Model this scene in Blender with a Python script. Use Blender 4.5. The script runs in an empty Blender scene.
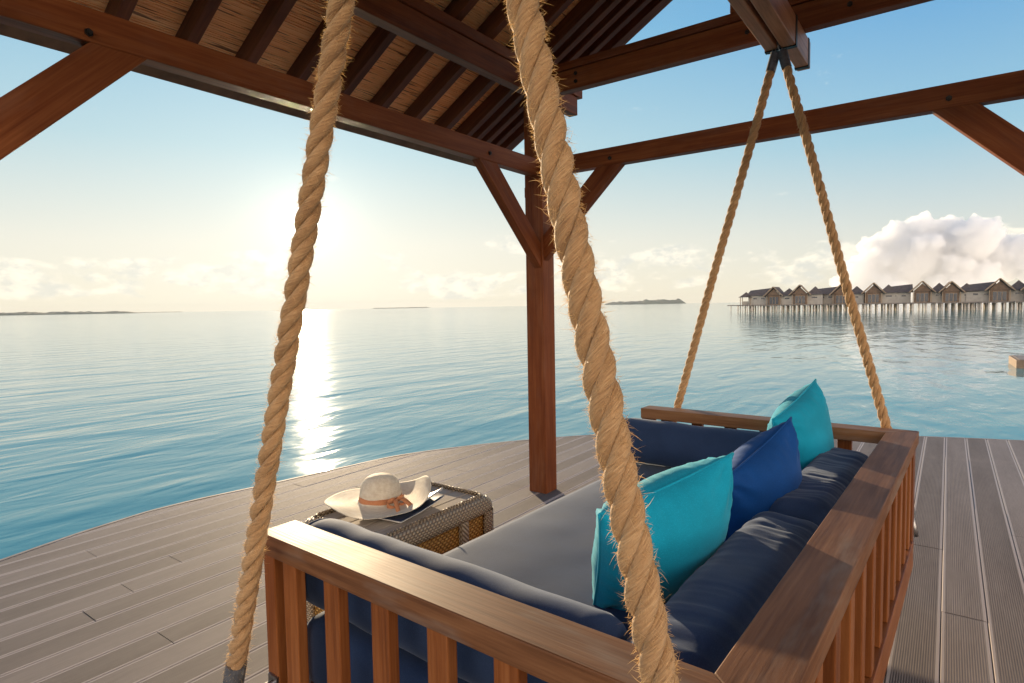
import bpy, bmesh, math, random
from mathutils import Vector, Matrix, noise as mnoise

R = math.radians
scene = bpy.context.scene
COL = scene.collection
random.seed(7)

# ------------------------------------------------------------------ camera
cam_d = bpy.data.cameras.new("Camera")
cam = bpy.data.objects.new("Camera", cam_d)
COL.objects.link(cam)
cam_d.sensor_width = 36.0
cam_d.lens = 599.07 * 36.0 / 1024.0
cam_d.clip_start = 0.05
cam_d.clip_end = 60000.0
right = Vector((0.80763, 0.58944, -0.01728)).normalized()
fwd = Vector((-0.58837, 0.80640, -0.05930)).normalized()
up = right.cross(fwd).normalized()
right = fwd.cross(up).normalized()
M = Matrix((right, up, -fwd)).transposed().to_4x4()
M.translation = Vector((0.0, 0.0, 1.3))
cam.matrix_world = M
scene.camera = cam

# ------------------------------------------------------------------ world and sun
SUN_EL = R(7.5)
SUN_DIR = Vector((-0.8165 * math.cos(SUN_EL), 0.5774 * math.cos(SUN_EL), math.sin(SUN_EL))).normalized()


class NT:
    """small helper round a node tree"""
    def __init__(self, tree):
        self.t = tree
        self.t.nodes.clear()

    def n(self, kind, **kw):
        nd = self.t.nodes.new(kind)
        for k, v in kw.items():
            setattr(nd, k, v)
        return nd

    def l(self, a, b):
        self.t.links.new(a, b)

    def put(self, sock, v):
        if hasattr(v, "is_output"):
            self.l(v, sock)
        else:
            sock.default_value = v

    def math(self, op, a, b=0.0, c=0.0, clamp=False):
        nd = self.n("ShaderNodeMath", operation=op, use_clamp=clamp)
        self.put(nd.inputs[0], a)
        self.put(nd.inputs[1], b)
        self.put(nd.inputs[2], c)
        return nd.outputs[0]

    def mix(self, f, a, b, blend="MIX"):
        nd = self.n("ShaderNodeMix", data_type="RGBA", blend_type=blend)
        self.put(nd.inputs[0], f)
        self.put(nd.inputs[6], a if hasattr(a, "is_output") else (*a, 1.0))
        self.put(nd.inputs[7], b if hasattr(b, "is_output") else (*b, 1.0))
        return nd.outputs[2]

    def ramp(self, f, stops, interp="LINEAR"):
        nd = self.n("ShaderNodeValToRGB")
        cr = nd.color_ramp
        cr.interpolation = interp
        while len(cr.elements) < len(stops):
            cr.elements.new(0.5)
        for e, (p, c) in zip(cr.elements, stops):
            e.position = p
            e.color = (*c, 1.0) if len(c) == 3 else c
        self.put(nd.inputs[0], f)
        return nd.outputs[0]

    def smooth(self, f, lo, hi):
        nd = self.n("ShaderNodeMapRange", interpolation_type="SMOOTHSTEP")
        self.put(nd.inputs[0], f)
        self.put(nd.inputs[1], lo)
        self.put(nd.inputs[2], hi)
        return nd.outputs[0]

    def noise(self, vec, scale, detail=3.0, rough=0.55, dist=0.0):
        nd = self.n("ShaderNodeTexNoise")
        if vec is not None:
            self.l(vec, nd.inputs["Vector"])
        nd.inputs["Scale"].default_value = scale
        nd.inputs["Detail"].default_value = detail
        nd.inputs["Roughness"].default_value = rough
        nd.inputs["Distortion"].default_value = dist
        return nd.outputs[0]

    def mapping(self, vec, scale=(1, 1, 1), rot=(0, 0, 0), loc=(0, 0, 0)):
        nd = self.n("ShaderNodeMapping")
        self.l(vec, nd.inputs[0])
        nd.inputs["Location"].default_value = loc
        nd.inputs["Rotation"].default_value = rot
        nd.inputs["Scale"].default_value = scale
        return nd.outputs[0]


world = bpy.data.worlds.new("World")
scene.world = world
world.use_nodes = True
w = NT(world.node_tree)
sky = w.n("ShaderNodeTexSky", sky_type="NISHITA")
sky.sun_disc = False
sky.sun_elevation = SUN_EL
sky.sun_rotation = math.atan2(SUN_DIR.x, SUN_DIR.y)
sky.altitude = 0.0
sky.air_density = 1.0
sky.dust_density = 0.6
sky.ozone_density = 1.5
tc = w.n("ShaderNodeTexCoord")
dirv = w.n("ShaderNodeVectorMath", operation="NORMALIZE")
w.l(tc.outputs["Generated"], dirv.inputs[0])
D = dirv.outputs[0]
sep = w.n("ShaderNodeSeparateXYZ")
w.l(D, sep.inputs[0])
dz = sep.outputs[2]
dot = w.n("ShaderNodeVectorMath", operation="DOT_PRODUCT")
w.l(D, dot.inputs[0])
dot.inputs[1].default_value = SUN_DIR
sd = w.math("MAXIMUM", dot.outputs["Value"], 0.0)
# bright air round the sun, and the sun itself
glow = w.math("MULTIPLY", w.math("POWER", sd, 3600.0), 9.0)
glow = w.math("ADD", glow, w.math("MULTIPLY", w.math("POWER", sd, 380.0), 1.0))
glow = w.math("ADD", glow, w.math("MULTIPLY", w.math("POWER", sd, 40.0), 0.5))
glow = w.math("ADD", glow, w.math("MULTIPLY", w.math("GREATER_THAN", sd, math.cos(R(0.35))), 160.0))
glow_c = w.mix(1.0, (1.0, 0.90, 0.70), w.n("ShaderNodeCombineColor").outputs[0], "MULTIPLY")
cc = glow_c.node.inputs[7].links[0].from_node
for i in range(3):
    w.l(glow, cc.inputs[i])
# the clear sky, softened by thin tropical haze: x / (1 + x) keeps the side of the sun from burning out
soft = w.mix(1.0, sky.outputs[0], w.mix(1.0, (1.0, 1.0, 1.0), w.mix(1.0, sky.outputs[0], (0.30, 0.30, 0.30), "MULTIPLY"), "ADD"), "DIVIDE")
el = w.math("MAXIMUM", dz, 0.0)
air_far = w.ramp(el, [(0.0, (3.85, 3.50, 2.80)), (0.09, (3.20, 3.30, 3.05)), (0.22, (1.42, 2.55, 3.20)), (0.40, (0.48, 1.65, 3.10)), (0.60, (0.32, 1.2, 2.7)), (1.0, (0.35, 0.95, 2.1))])
air_sun = w.ramp(el, [(0.0, (4.10, 3.75, 2.95)), (0.10, (3.75, 3.70, 3.20)), (0.24, (2.0, 2.95, 3.25)), (0.40, (0.95, 2.25, 3.20)), (0.60, (0.60, 1.5, 2.6)), (1.0, (0.40, 1.0, 2.2))])
air = w.mix(w.smooth(sd, 0.55, 1.0), air_far, air_sun)
skyc = w.mix(0.80, soft, w.mix(1.0, air, (0.94, 0.94, 0.94), "MULTIPLY"))
# thin distant clouds low over the sea, brighter where they are thick
cl_vec = w.mapping(D, scale=(9.0, 9.0, 26.0))
cn = w.noise(cl_vec, 1.0, 7.0, 0.58, 0.25)
cmask = w.math("MULTIPLY", w.smooth(dz, 0.0, 0.03), w.math("SUBTRACT", 1.0, w.smooth(dz, 0.06, 0.135)))
cthr = w.math("ADD", w.math("MULTIPLY", cmask, 0.22), cn)
cden = w.smooth(cthr, 0.66, 0.78)
bil = w.noise(w.mapping(D, scale=(34.0, 34.0, 60.0)), 1.0, 4.0, 0.6)
cl_c = w.mix(w.smooth(bil, 0.35, 0.65), (2.9, 2.95, 2.75), (5.2, 4.7, 3.8))
skyc = w.mix(w.math("MULTIPLY", cden, 0.52), skyc, cl_c)
# sky behind the camera, opposite the sun: extra warm brightness added as fill
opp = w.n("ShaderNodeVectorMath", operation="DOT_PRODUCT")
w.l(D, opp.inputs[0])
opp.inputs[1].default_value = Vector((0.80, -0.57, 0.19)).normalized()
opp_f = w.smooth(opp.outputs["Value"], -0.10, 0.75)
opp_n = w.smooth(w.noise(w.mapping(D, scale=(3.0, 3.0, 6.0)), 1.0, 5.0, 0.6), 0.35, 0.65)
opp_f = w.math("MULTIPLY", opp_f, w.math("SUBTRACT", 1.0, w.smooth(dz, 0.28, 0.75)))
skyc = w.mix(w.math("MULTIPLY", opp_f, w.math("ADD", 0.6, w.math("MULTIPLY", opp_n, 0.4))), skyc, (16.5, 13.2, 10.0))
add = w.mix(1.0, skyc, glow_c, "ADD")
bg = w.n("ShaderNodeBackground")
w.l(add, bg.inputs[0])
bg.inputs[1].default_value = 0.15
wo = w.n("ShaderNodeOutputWorld")
w.l(bg.outputs[0], wo.inputs[0])

sun_d = bpy.data.lights.new("Sun", "SUN")
sun_d.energy = 5.0
sun_d.angle = R(0.6)
sun_d.color = (1.0, 0.77, 0.49)
sun = bpy.data.objects.new("Sun", sun_d)
COL.objects.link(sun)
sun.rotation_euler = SUN_DIR.to_track_quat("Z", "Y").to_euler()
sun.location = SUN_DIR * 50

scene.view_settings.view_transform = "Standard"
scene.view_settings.look = "None"
scene.view_settings.exposure = 0.86
scene.view_settings.gamma = 1.0
scene.view_settings.use_curve_mapping = False
scene.cycles.use_denoising = True
scene.cycles.max_bounces = 12
scene.cycles.volume_bounces = 10
scene.cycles.diffuse_bounces = 4
scene.cycles.sample_clamp_indirect = 0.0

# ------------------------------------------------------------------ object helpers
BED_A = R(-1.974)          # the hanging daybed is turned a little against the pavilion
BED_O = Vector((-1.4345, 0.8354, 0.0))
BW, BL, WA, WB, ZT, HR = 1.2616, 2.3229, 0.1075, 0.1127, 0.7277, 0.0542
BED_M = Matrix.Translation(BED_O) @ Matrix.Rotation(BED_A * -1.0 * -1.0, 4, "Z")


def bedp(x, y, z):
    return BED_M @ Vector((x, y, z))


def link(o, parent=None):
    COL.objects.link(o)
    if parent:
        o.parent = parent
    return o


def thing(name, label, cat, loc=(0, 0, 0), rotz=0.0, group=None):
    o = bpy.data.objects.new(name, None)
    o.empty_display_size = 0.2
    link(o)
    o.location = loc
    o.rotation_euler = (0, 0, rotz)
    o["label"], o["category"] = label, cat
    if group:
        o["group"] = group
    return o


def tag(o, label, cat, group=None):
    o["label"], o["category"] = label, cat
    if group:
        o["group"] = group
    return o


def obj(name, bm, m, parent=None, mat=None, smooth=False, bevel=0.0, seg=2):
    me = bpy.data.meshes.new(name)
    bm.normal_update()
    bm.to_mesh(me)
    bm.free()
    if smooth:
        for p in me.polygons:
            p.use_smooth = True
    o = bpy.data.objects.new(name, me)
    if m:
        me.materials.append(m)
    link(o, parent)
    if mat is not None:
        o.matrix_basis = mat
    if bevel > 0:
        b = o.modifiers.new("bevel", "BEVEL")
        b.width = bevel
        b.segments = seg
        b.limit_method = "ANGLE"
        b.angle_limit = R(40)
        b.harden_normals = False
    return o


def add_box(bm, lo, hi):
    v = [bm.verts.new((x, y, z)) for x in (lo[0], hi[0]) for y in (lo[1], hi[1]) for z in (lo[2], hi[2])]
    for f in ((0, 1, 3, 2), (4, 6, 7, 5), (0, 4, 5, 1), (2, 3, 7, 6), (0, 2, 6, 4), (1, 5, 7, 3)):
        bm.faces.new([v[i] for i in f])
    return v


def box(name, lo, hi, m, parent=None, bevel=0.003, axis=None):
    """a box whose own X axis runs along its longest side, so that wood grain follows it"""
    lo, hi = Vector(lo), Vector(hi)
    c, s = (lo + hi) / 2, hi - lo
    ax = axis if axis is not None else max(range(3), key=lambda i: s[i])
    if ax == 0:
        rot = Matrix.Identity(4)
        d = s
    elif ax == 1:
        rot = Matrix.Rotation(R(90), 4, "Z")
        d = Vector((s.y, s.x, s.z))
    else:
        rot = Matrix.Rotation(R(-90), 4, "Y")
        d = Vector((s.z, s.y, s.x))
    bm = bmesh.new()
    add_box(bm, -d / 2, d / 2)
    return obj(name, bm, m, parent, Matrix.Translation(c) @ rot, bevel=bevel)


def beam(name, a, b, wdt, hgt, m, parent=None, bevel=0.004, up=Vector((0, 0, 1))):
    """a timber from a to b, centred on that line"""
    a, b = Vector(a), Vector(b)
    x = (b - a).normalized()
    y = up.cross(x)
    if y.length < 1e-4:
        y = Vector((0, 1, 0))
    y.normalize()
    z = x.cross(y)
    mt = Matrix((x, y, z)).transposed().to_4x4()
    mt.translation = (a + b) / 2
    L = (b - a).length
    bm = bmesh.new()
    add_box(bm, (-L / 2, -wdt / 2, -hgt / 2), (L / 2, wdt / 2, hgt / 2))
    return obj(name, bm, m, parent, mt, bevel=bevel)


def prism(name, poly, z0, z1, m, parent=None, bevel=0.003, along=0):
    """vertical prism over a polygon in XY; grain along local X"""
    bm = bmesh.new()
    cx = sum(p[0] for p in poly) / len(poly)
    cy = sum(p[1] for p in poly) / len(poly)
    rot = Matrix.Identity(4) if along == 0 else Matrix.Rotation(R(90), 4, "Z")
    inv = rot.inverted()
    lo = [bm.verts.new(inv @ Vector((x - cx, y - cy, z0))) for x, y in poly]
    hi = [bm.verts.new(inv @ Vector((x - cx, y - cy, z1))) for x, y in poly]
    bm.faces.new(lo[::-1])
    bm.faces.new(hi)
    n = len(poly)
    for i in range(n):
        bm.faces.new((lo[i], lo[(i + 1) % n], hi[(i + 1) % n], hi[i]))
    bmesh.ops.recalc_face_normals(bm, faces=bm.faces[:])
    return obj(name, bm, m, parent, Matrix.Translation((cx, cy, 0)) @ rot, bevel=bevel)


def tube(bm, pts, rad, n=10, cap=True):
    rings = []
    pts = [Vector(p) for p in pts]
    prev = None
    for i, p in enumerate(pts):
        t = (pts[min(i + 1, len(pts) - 1)] - pts[max(i - 1, 0)]).normalized()
        ref = prev if prev is not None else (Vector((0, 0, 1)) if abs(t.z) < 0.9 else Vector((1, 0, 0)))
        u = (ref - t * ref.dot(t)).normalized()
        prev = u
        v = t.cross(u)
        r = rad[i] if isinstance(rad, (list, tuple)) else rad
        rings.append([bm.verts.new(p + (u * math.cos(a) + v * math.sin(a)) * r)
                      for a in (2 * math.pi * k / n for k in range(n))])
    for a, b in zip(rings, rings[1:]):
        for k in range(n):
            bm.faces.new((a[k], a[(k + 1) % n], b[(k + 1) % n], b[k]))
    if cap:
        bm.faces.new(rings[0][::-1])
        bm.faces.new(rings[-1])
    return rings


# ------------------------------------------------------------------ materials
def new_mat(name):
    m = bpy.data.materials.new(name)
    m.use_nodes = True
    t = NT(m.node_tree)
    out = t.n("ShaderNodeOutputMaterial")
    p = t.n("ShaderNodeBsdfPrincipled")
    t.l(p.outputs[0], out.inputs[0])
    return m, t, p, out


def bump(t, p, h, strength, dist=0.01):
    b = t.n("ShaderNodeBump")
    b.inputs["Strength"].default_value = strength
    b.inputs["Distance"].default_value = dist
    t.l(h, b.inputs["Height"])
    t.l(b.outputs[0], p.inputs["Normal"])
    return b


def obj_coord(t):
    """object coordinates shifted by a per-object random amount"""
    c = t.n("ShaderNodeTexCoord")
    oi = t.n("ShaderNodeObjectInfo")
    a = t.n("ShaderNodeVectorMath", operation="ADD")
    t.l(c.outputs["Object"], a.inputs[0])
    m = t.math("MULTIPLY", oi.outputs["Random"], 37.0)
    k = t.n("ShaderNodeCombineXYZ")
    for i in range(3):
        t.l(m, k.inputs[i])
    t.l(k.outputs[0], a.inputs[1])
    return a.outputs[0], oi.outputs["Random"]


def wood(name, dark, mid, light, rough=0.42, grain=1.0, coat=0.0, spec=0.24, worn=0.0):
    m, t, p, o = new_mat(name)
    v, rnd = obj_coord(t)
    g1 = t.noise(t.mapping(v, scale=(1.6 * grain, 26 * grain, 26 * grain)), 1.0, 5.0, 0.6, 0.6)
    g2 = t.noise(t.mapping(v, scale=(5 * grain, 150 * grain, 150 * grain)), 1.0, 2.0, 0.6)
    g3 = t.noise(v, 3.5, 3.0, 0.6)
    f = t.math("ADD", t.math("MULTIPLY", g1, 0.65), t.math("MULTIPLY", g2, 0.35))
    f = t.math("ADD", f, t.math("MULTIPLY", t.math("SUBTRACT", rnd, 0.5), 0.14))
    c = t.ramp(f, [(0.30, dark), (0.5, mid), (0.72, light)])
    c = t.mix(t.math("MULTIPLY", t.smooth(g3, 0.5, 0.75), 0.35), c, dark)
    if worn:
        # patches where sun and salt have greyed the oil finish
        g4 = t.noise(t.mapping(v, scale=(2.2, 9.0, 9.0)), 1.0, 4.0, 0.65)
        c = t.mix(t.math("MULTIPLY", t.smooth(g4, 0.48, 0.70), worn), c, (0.21, 0.165, 0.135))
    t.l(c, p.inputs["Base Color"])
    t.put(p.inputs["Roughness"], t.math("ADD", rough - 0.08, t.math("MULTIPLY", g3, 0.2)))
    p.inputs["Specular IOR Level"].default_value = spec
    p.inputs["Coat Weight"].default_value = coat
    p.inputs["Coat Roughness"].default_value = 0.25
    bump(t, p, t.math("ADD", t.math("MULTIPLY", g2, 0.6), t.math("MULTIPLY", g1, 0.4)), 0.25, 0.004)
    return m


M_POST = wood("pavilion_timber", (0.085, 0.021, 0.006), (0.165, 0.045, 0.013), (0.25, 0.082, 0.026), 0.50, spec=0.14, worn=0.12)
M_TEAK = wood("daybed_timber", (0.105, 0.030, 0.008), (0.205, 0.066, 0.018), (0.29, 0.110, 0.036), 0.40)
M_RAIL = wood("daybed_rail_timber", (0.095, 0.037, 0.015), (0.175, 0.076, 0.032), (0.255, 0.128, 0.060), 0.55, worn=0.55)
M_RAFT = wood("rafter_timber", (0.06, 0.017, 0.007), (0.12, 0.036, 0.014), (0.18, 0.062, 0.026), 0.5)


def simple(name, col, rough=0.6, metal=0.0, var=0.25, scale=8.0, bstr=0.0):
    m, t, p, o = new_mat(name)
    v, rnd = obj_coord(t)
    n = t.noise(v, scale, 4.0, 0.6)
    c = t.mix(t.smooth(n, 0.3, 0.7), tuple(x * (1 - var) for x in col), tuple(min(1, x * (1 + var)) for x in col))
    t.l(c, p.inputs["Base Color"])
    p.inputs["Roughness"].default_value = rough
    p.inputs["Metallic"].default_value = metal
    if bstr:
        bump(t, p, n, bstr, 0.01)
    return m


M_METAL = simple("galvanised_steel", (0.32, 0.32, 0.33), 0.35, 1.0, 0.3, 30)
M_BLACKM = simple("black_steel", (0.02, 0.018, 0.016), 0.5, 0.6, 0.3, 30)
M_FERR = simple("ferrule_sleeve", (0.10, 0.11, 0.13), 0.5, 0.3, 0.3, 40)


def fabric(name, col, sheen=0.5, tint=(0.8, 0.85, 1.0), weave=900.0, rough=0.85, fold=0.0):
    m, t, p, o = new_mat(name)
    v, rnd = obj_coord(t)
    n = t.noise(v, 5.0, 3.0, 0.6)
    sp = t.noise(v, 420.0, 2.0, 0.7)
    c = t.mix(t.smooth(n, 0.3, 0.7), tuple(x * 0.86 for x in col), tuple(min(1, x * 1.12) for x in col))
    c = t.mix(t.math("MULTIPLY", t.smooth(sp, 0.45, 0.75), 0.35), c, tuple(min(1, x * 1.9 + 0.01) for x in col))
    t.l(c, p.inputs["Base Color"])
    p.inputs["Roughness"].default_value = rough
    p.inputs["Sheen Weight"].default_value = sheen
    p.inputs["Sheen Roughness"].default_value = 0.4
    p.inputs["Sheen Tint"].default_value = (*tint, 1)
    p.inputs["Specular IOR Level"].default_value = 0.16
    h = t.math("ADD", t.math("MULTIPLY", sp, 0.5), t.math("MULTIPLY", t.noise(v, 38.0, 3.0, 0.6), 0.5))
    bump(t, p, h, 0.22, 0.002)
    return m


M_NAVY = fabric("navy_upholstery", (0.022, 0.042, 0.100), 0.18, (0.75, 0.85, 1.0))
M_TEAL = fabric("turquoise_cloth", (0.003, 0.25, 0.40), 0.22, (0.5, 1.0, 0.95))
M_BLUE = fabric("royal_blue_cloth", (0.002, 0.046, 0.20), 0.14, (0.5, 0.7, 1.0))


# ------------------------------------------------------------------ the sea
def make_water():
    m, t, p, o = new_mat("sea_water")
    c = t.n("ShaderNodeTexCoord").outputs["Object"]
    p.inputs["Base Color"].default_value = (0.072, 0.265, 0.295, 1)
    p.inputs["Roughness"].default_value = 0.07
    p.inputs["IOR"].default_value = 1.333
    # crests lie across the direction towards the sun
    a = math.atan2(fwd.y, fwd.x) - R(4)
    v1 = t.mapping(c, rot=(0, 0, -a), scale=(0.55, 0.20, 1))
    v2 = t.mapping(c, rot=(0, 0, -a + R(6)), scale=(1.6, 0.62, 1))
    v3 = t.mapping(c, rot=(0, 0, -a - R(7)), scale=(5.0, 2.2, 1))
    h = t.math("ADD", t.math("MULTIPLY", t.noise(v1, 1.0, 2.0, 0.5, 0.4), 1.0),
               t.math("MULTIPLY", t.noise(v2, 1.0, 2.0, 0.5, 0.5), 0.30))
    h = t.math("ADD", h, t.math("MULTIPLY", t.noise(v3, 1.0, 3.0, 0.55, 0.3), 0.055))
    bump(t, p, h, 1.0, 0.092)
    return m


M_WATER = make_water()
WATER_Z = -1.5
bm = bmesh.new()
rad = [0.0] + [6.0 * (1.35 ** i) for i in range(22)] + [4600.0]
prev = None
for r_ in rad[1:]:
    ring = [bm.verts.new((r_ * math.cos(2 * math.pi * k / 96), r_ * math.sin(2 * math.pi * k / 96), 0)) for k in range(96)]
    if prev is None:
        bm.faces.new(ring)
    else:
        for k in range(96):
            bm.faces.new((prev[k], ring[k], ring[(k + 1) % 96], prev[(k + 1) % 96]))
    prev = ring
sea = obj("water", bm, M_WATER, None, Matrix.Translation((0, 0, WATER_Z)))
sea["kind"] = "structure"

# ------------------------------------------------------------------ the deck
PITCH = 0.152


def make_deck_mat():
    m, t, p, o = new_mat("composite_decking")
    c = t.n("ShaderNodeTexCoord").outputs["Object"]
    s = t.n("ShaderNodeSeparateXYZ")
    t.l(c, s.inputs[0])
    k = t.math("DIVIDE", s.outputs[0], PITCH)
    fr = t.math("FRACT", k)
    edge = t.math("MINIMUM", fr, t.math("SUBTRACT", 1.0, fr))           # 0 at the seam, 0.5 mid-board
    wn = t.n("ShaderNodeTexWhiteNoise", noise_dimensions="1D")
    t.l(t.math("FLOOR", k), wn.inputs["W"])
    rnd = wn.outputs["Value"]
    n1 = t.noise(t.mapping(c, scale=(8, 0.9, 1)), 1.0, 5.0, 0.65)
    n2 = t.noise(c, 1.3, 4.0, 0.6)
    n3 = t.noise(t.mapping(c, scale=(160, 9, 1)), 1.0, 3.0, 0.7)
    f = t.math("ADD", t.math("MULTIPLY", n1, 0.5), t.math("MULTIPLY", n3, 0.3))
    f = t.math("ADD", f, t.math("MULTIPLY", rnd, 0.30))
    col = t.ramp(f, [(0.30, (0.112, 0.095, 0.090)), (0.52, (0.165, 0.141, 0.134)), (0.74, (0.225, 0.196, 0.187))])
    col = t.mix(t.math("MULTIPLY", t.smooth(n2, 0.55, 0.75), 0.35), col, (0.25, 0.212, 0.197))
    band = t.math("SUBTRACT", 1.0, t.smooth(edge, 0.075, 0.095))
    col = t.mix(t.math("MULTIPLY", band, 0.9), col, (0.41, 0.36, 0.335))
    t.l(col, p.inputs["Base Color"])
    p.inputs["Roughness"].default_value = 0.78
    p.inputs["Specular IOR Level"].default_value = 0.2
    rib = t.math("SINE", t.math("MULTIPLY", s.outputs[0], 2 * math.pi / 0.0076))
    rib = t.math("MULTIPLY", rib, t.smooth(edge, 0.08, 0.10))
    h = t.math("ADD", t.math("MULTIPLY", rib, 0.5), t.math("MULTIPLY", n3, 0.35))
    bump(t, p, h, 0.7, 0.002)
    return m


M_DECK = make_deck_mat()
M_UNDER = simple("deck_underframe", (0.05, 0.04, 0.035), 0.8)
M_EDGE = simple("deck_edge_board", (0.27, 0.23, 0.21), 0.7)

OUT = [(-4.19, 1.72), (-4.17, 2.0), (-4.10, 2.36), (-4.03, 2.80), (-3.98, 3.13), (-3.88, 3.64), (-3.59, 4.23), (-3.26, 4.72),
       (-2.87, 5.20), (-2.30, 5.68), (-1.60, 6.14), (-0.90, 6.51), (-0.16, 6.80), (0.57, 7.05), (1.5, 7.3), (2.6, 7.5), (4.2, 7.6), (6.2, 7.5)]
LOW = [(-4.19, 1.68), (-4.13, 1.30), (-4.03, 0.92), (-3.90, 0.45), (-3.65, -0.2), (-3.2, -1.0), (-2.5, -1.9), (-1.5, -2.7), (0.0, -3.4), (2.5, -3.9), (6.2, -4.0)]


def interp(tab, x):
    if x <= tab[0][0]:
        return tab[0][1]
    for (a, ya), (b, yb) in zip(tab, tab[1:]):
        if x <= b:
            return ya + (yb - ya) * (x - a) / (b - a)
    return tab[-1][1]


def fine(tab):
    """a smooth curve through the table"""
    pts = [Vector((a, b, 0)) for a, b in tab]
    res = []
    for i in range(len(pts) - 1):
        p0, p1, p2, p3 = pts[max(i - 1, 0)], pts[i], pts[i + 1], pts[min(i + 2, len(pts) - 1)]
        for j in range(8):
            s = j / 8
            q = 0.5 * ((2 * p1) + (p2 - p0) * s + (2 * p0 - 5 * p1 + 4 * p2 - p3) * s * s + (3 * p1 - p0 - 3 * p2 + p3) * s ** 3)
            res.append((q.x, q.y))
    res.append(tab[-1])
    return res


OUTF, LOWF = fine(OUT), fine(LOW)
bm = bmesh.new()
k0 = int(math.floor(-4.19 / PITCH))
for k in range(k0, 41):
    xa, xb = max(k * PITCH + 0.0011, -4.189), (k + 1) * PITCH - 0.0011
    if xb - xa < 0.02:
        continue
    ylo, yhi = interp(LOWF, (xa + xb) / 2), interp(OUTF, (xa + xb) / 2)
    cuts = [None]
    y = ylo + random.uniform(0.6, 3.6)
    while y < yhi - 0.5:
        cuts.append(y)
        y += random.choice((2.4, 3.6, 3.0))
    cuts.append(None)
    for ca, cb in zip(cuts, cuts[1:]):
        sec = [(xa, -0.026), (xa, -0.003), (xa + 0.003, 0.0), (xb - 0.003, 0.0), (xb, -0.003), (xb, -0.026)]
        dzz = random.uniform(-0.0012, 0.0012)
        A, B = [], []
        for x, z in sec:
            A.append(bm.verts.new((x, interp(LOWF, x) if ca is None else ca + 0.0015, z + dzz)))
            B.append(bm.verts.new((x, interp(OUTF, x) if cb is None else cb - 0.0015, z + dzz)))
        for i in range(6):
            j = (i + 1) % 6
            bm.faces.new((A[i], B[i], B[j], A[j]))
        bm.faces.new(A[::-1])
        bm.faces.new(B)
bmesh.ops.recalc_face_normals(bm, faces=bm.faces[:])
deck = obj("deck", bm, M_DECK)
deck["kind"] = "structure"

bm = bmesh.new()
loop = [(x + 0.03, y) for x, y in LOWF] + [(x, y - 0.03) for x, y in OUTF[::-1]]
top = [bm.verts.new((x, y, -0.030)) for x, y in loop]
bot = [bm.verts.new((x, y, -0.20)) for x, y in loop]
bm.faces.new(top)
bm.faces.new(bot[::-1])
for i in range(len(loop)):
    j = (i + 1) % len(loop)
    bm.faces.new((top[i], bot[i], bot[j], top[j]))
bmesh.ops.recalc_face_normals(bm, faces=bm.faces[:])
o = obj("deck_underframe", bm, M_UNDER)
o["kind"] = "structure"


def ribbon(curve, t_, z0, z1):
    bm = bmesh.new()
    rows = []
    for i, (x, y) in enumerate(curve):
        a, b = Vector((*curve[max(i - 1, 0)], 0)), Vector((*curve[min(i + 1, len(curve) - 1)], 0))
        d = (b - a).normalized()
        nrm = Vector((-d.y, d.x, 0))
        q = Vector((x, y, 0)) + nrm * 0.004
        r2 = q + nrm * t_
        rows.append([bm.verts.new((q.x, q.y, z0)), bm.verts.new((q.x, q.y, z1)), bm.verts.new((r2.x, r2.y, z1)), bm.verts.new((r2.x, r2.y, z0))])
    for a, b in zip(rows, rows[1:]):
        for i in range(4):
            j = (i + 1) % 4
            bm.faces.new((a[i], a[j], b[j], b[i]))
    bmesh.ops.recalc_face_normals(bm, faces=bm.faces[:])
    return bm


edge_curve = LOWF[::-1] + OUTF[1:]
o = obj("deck_edge", ribbon(edge_curve, 0.022, -0.16, 0.001), M_EDGE)
o["kind"] = "structure"
bm = bmesh.new()
for (x, y) in [(-3.7, 0.9), (-3.7, 2.5), (-3.0, 4.4), (-1.6, 5.6), (0.2, 6.4), (2.2, 7.0), (-2.4, -1.2), (0.4, -2.8)]:
    tube(bm, [(x, y, -0.2), (x, y, -3.0)], 0.12, 14)
o = obj("deck_pile", bm, M_UNDER, smooth=True)
o["kind"] = "structure"

# ------------------------------------------------------------------ the pavilion
PX, PY, PW = -2.2175, 3.4087, 0.14
pav = thing("pavilion", "dark timber pavilion with reed-lined roof standing on the deck over the swing", "pavilion", (-0.86, 1.8, 0.0))
PO = Vector((-0.86, 1.8, 0.0))


def pbox(name, lo, hi, m=M_POST, bevel=0.004, axis=None):
    return box(name, Vector(lo) - PO, Vector(hi) - PO, m, pav, bevel, axis)


def pbeam(name, a, b, wd, h, m=M_POST, bevel=0.004):
    return beam(name, Vector(a) - PO, Vector(b) - PO, wd, h, m, pav, bevel)


X2P = 0.50         # inner face of the posts on the far side
Y0P = 0.30         # inner face of the posts on the near side
Z1B, Z1T = 2.163, 2.2715
Z2B, Z2T, Z2P = 2.677, 2.806, 2.870
pbox("post", (PX - PW, PY, 0), (PX, PY + PW, Z2B))
pbox("post", (PX - PW, Y0P - PW, 0), (PX, Y0P, Z2B))
pbox("post", (X2P, PY, 0), (X2P + PW, PY + PW, Z2B))
pbox("post", (X2P, Y0P - PW, 0), (X2P + PW, Y0P, Z2B))
BWD = 0.068
for xx, sgn in ((PX - 0.011, -1), (X2P + 0.011, 1)):
    pbox("tie_beam", sorted_lo := (min(xx, xx + sgn * BWD), Y0P, Z1B), (max(xx, xx + sgn * BWD), PY, Z1T))
for yy, sgn in ((PY + 0.011, 1), (Y0P - 0.011, -1)):
    pbox("tie_beam", (PX, min(yy, yy + sgn * BWD), Z1B), (X2P, max(yy, yy + sgn * BWD), Z1T))
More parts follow.
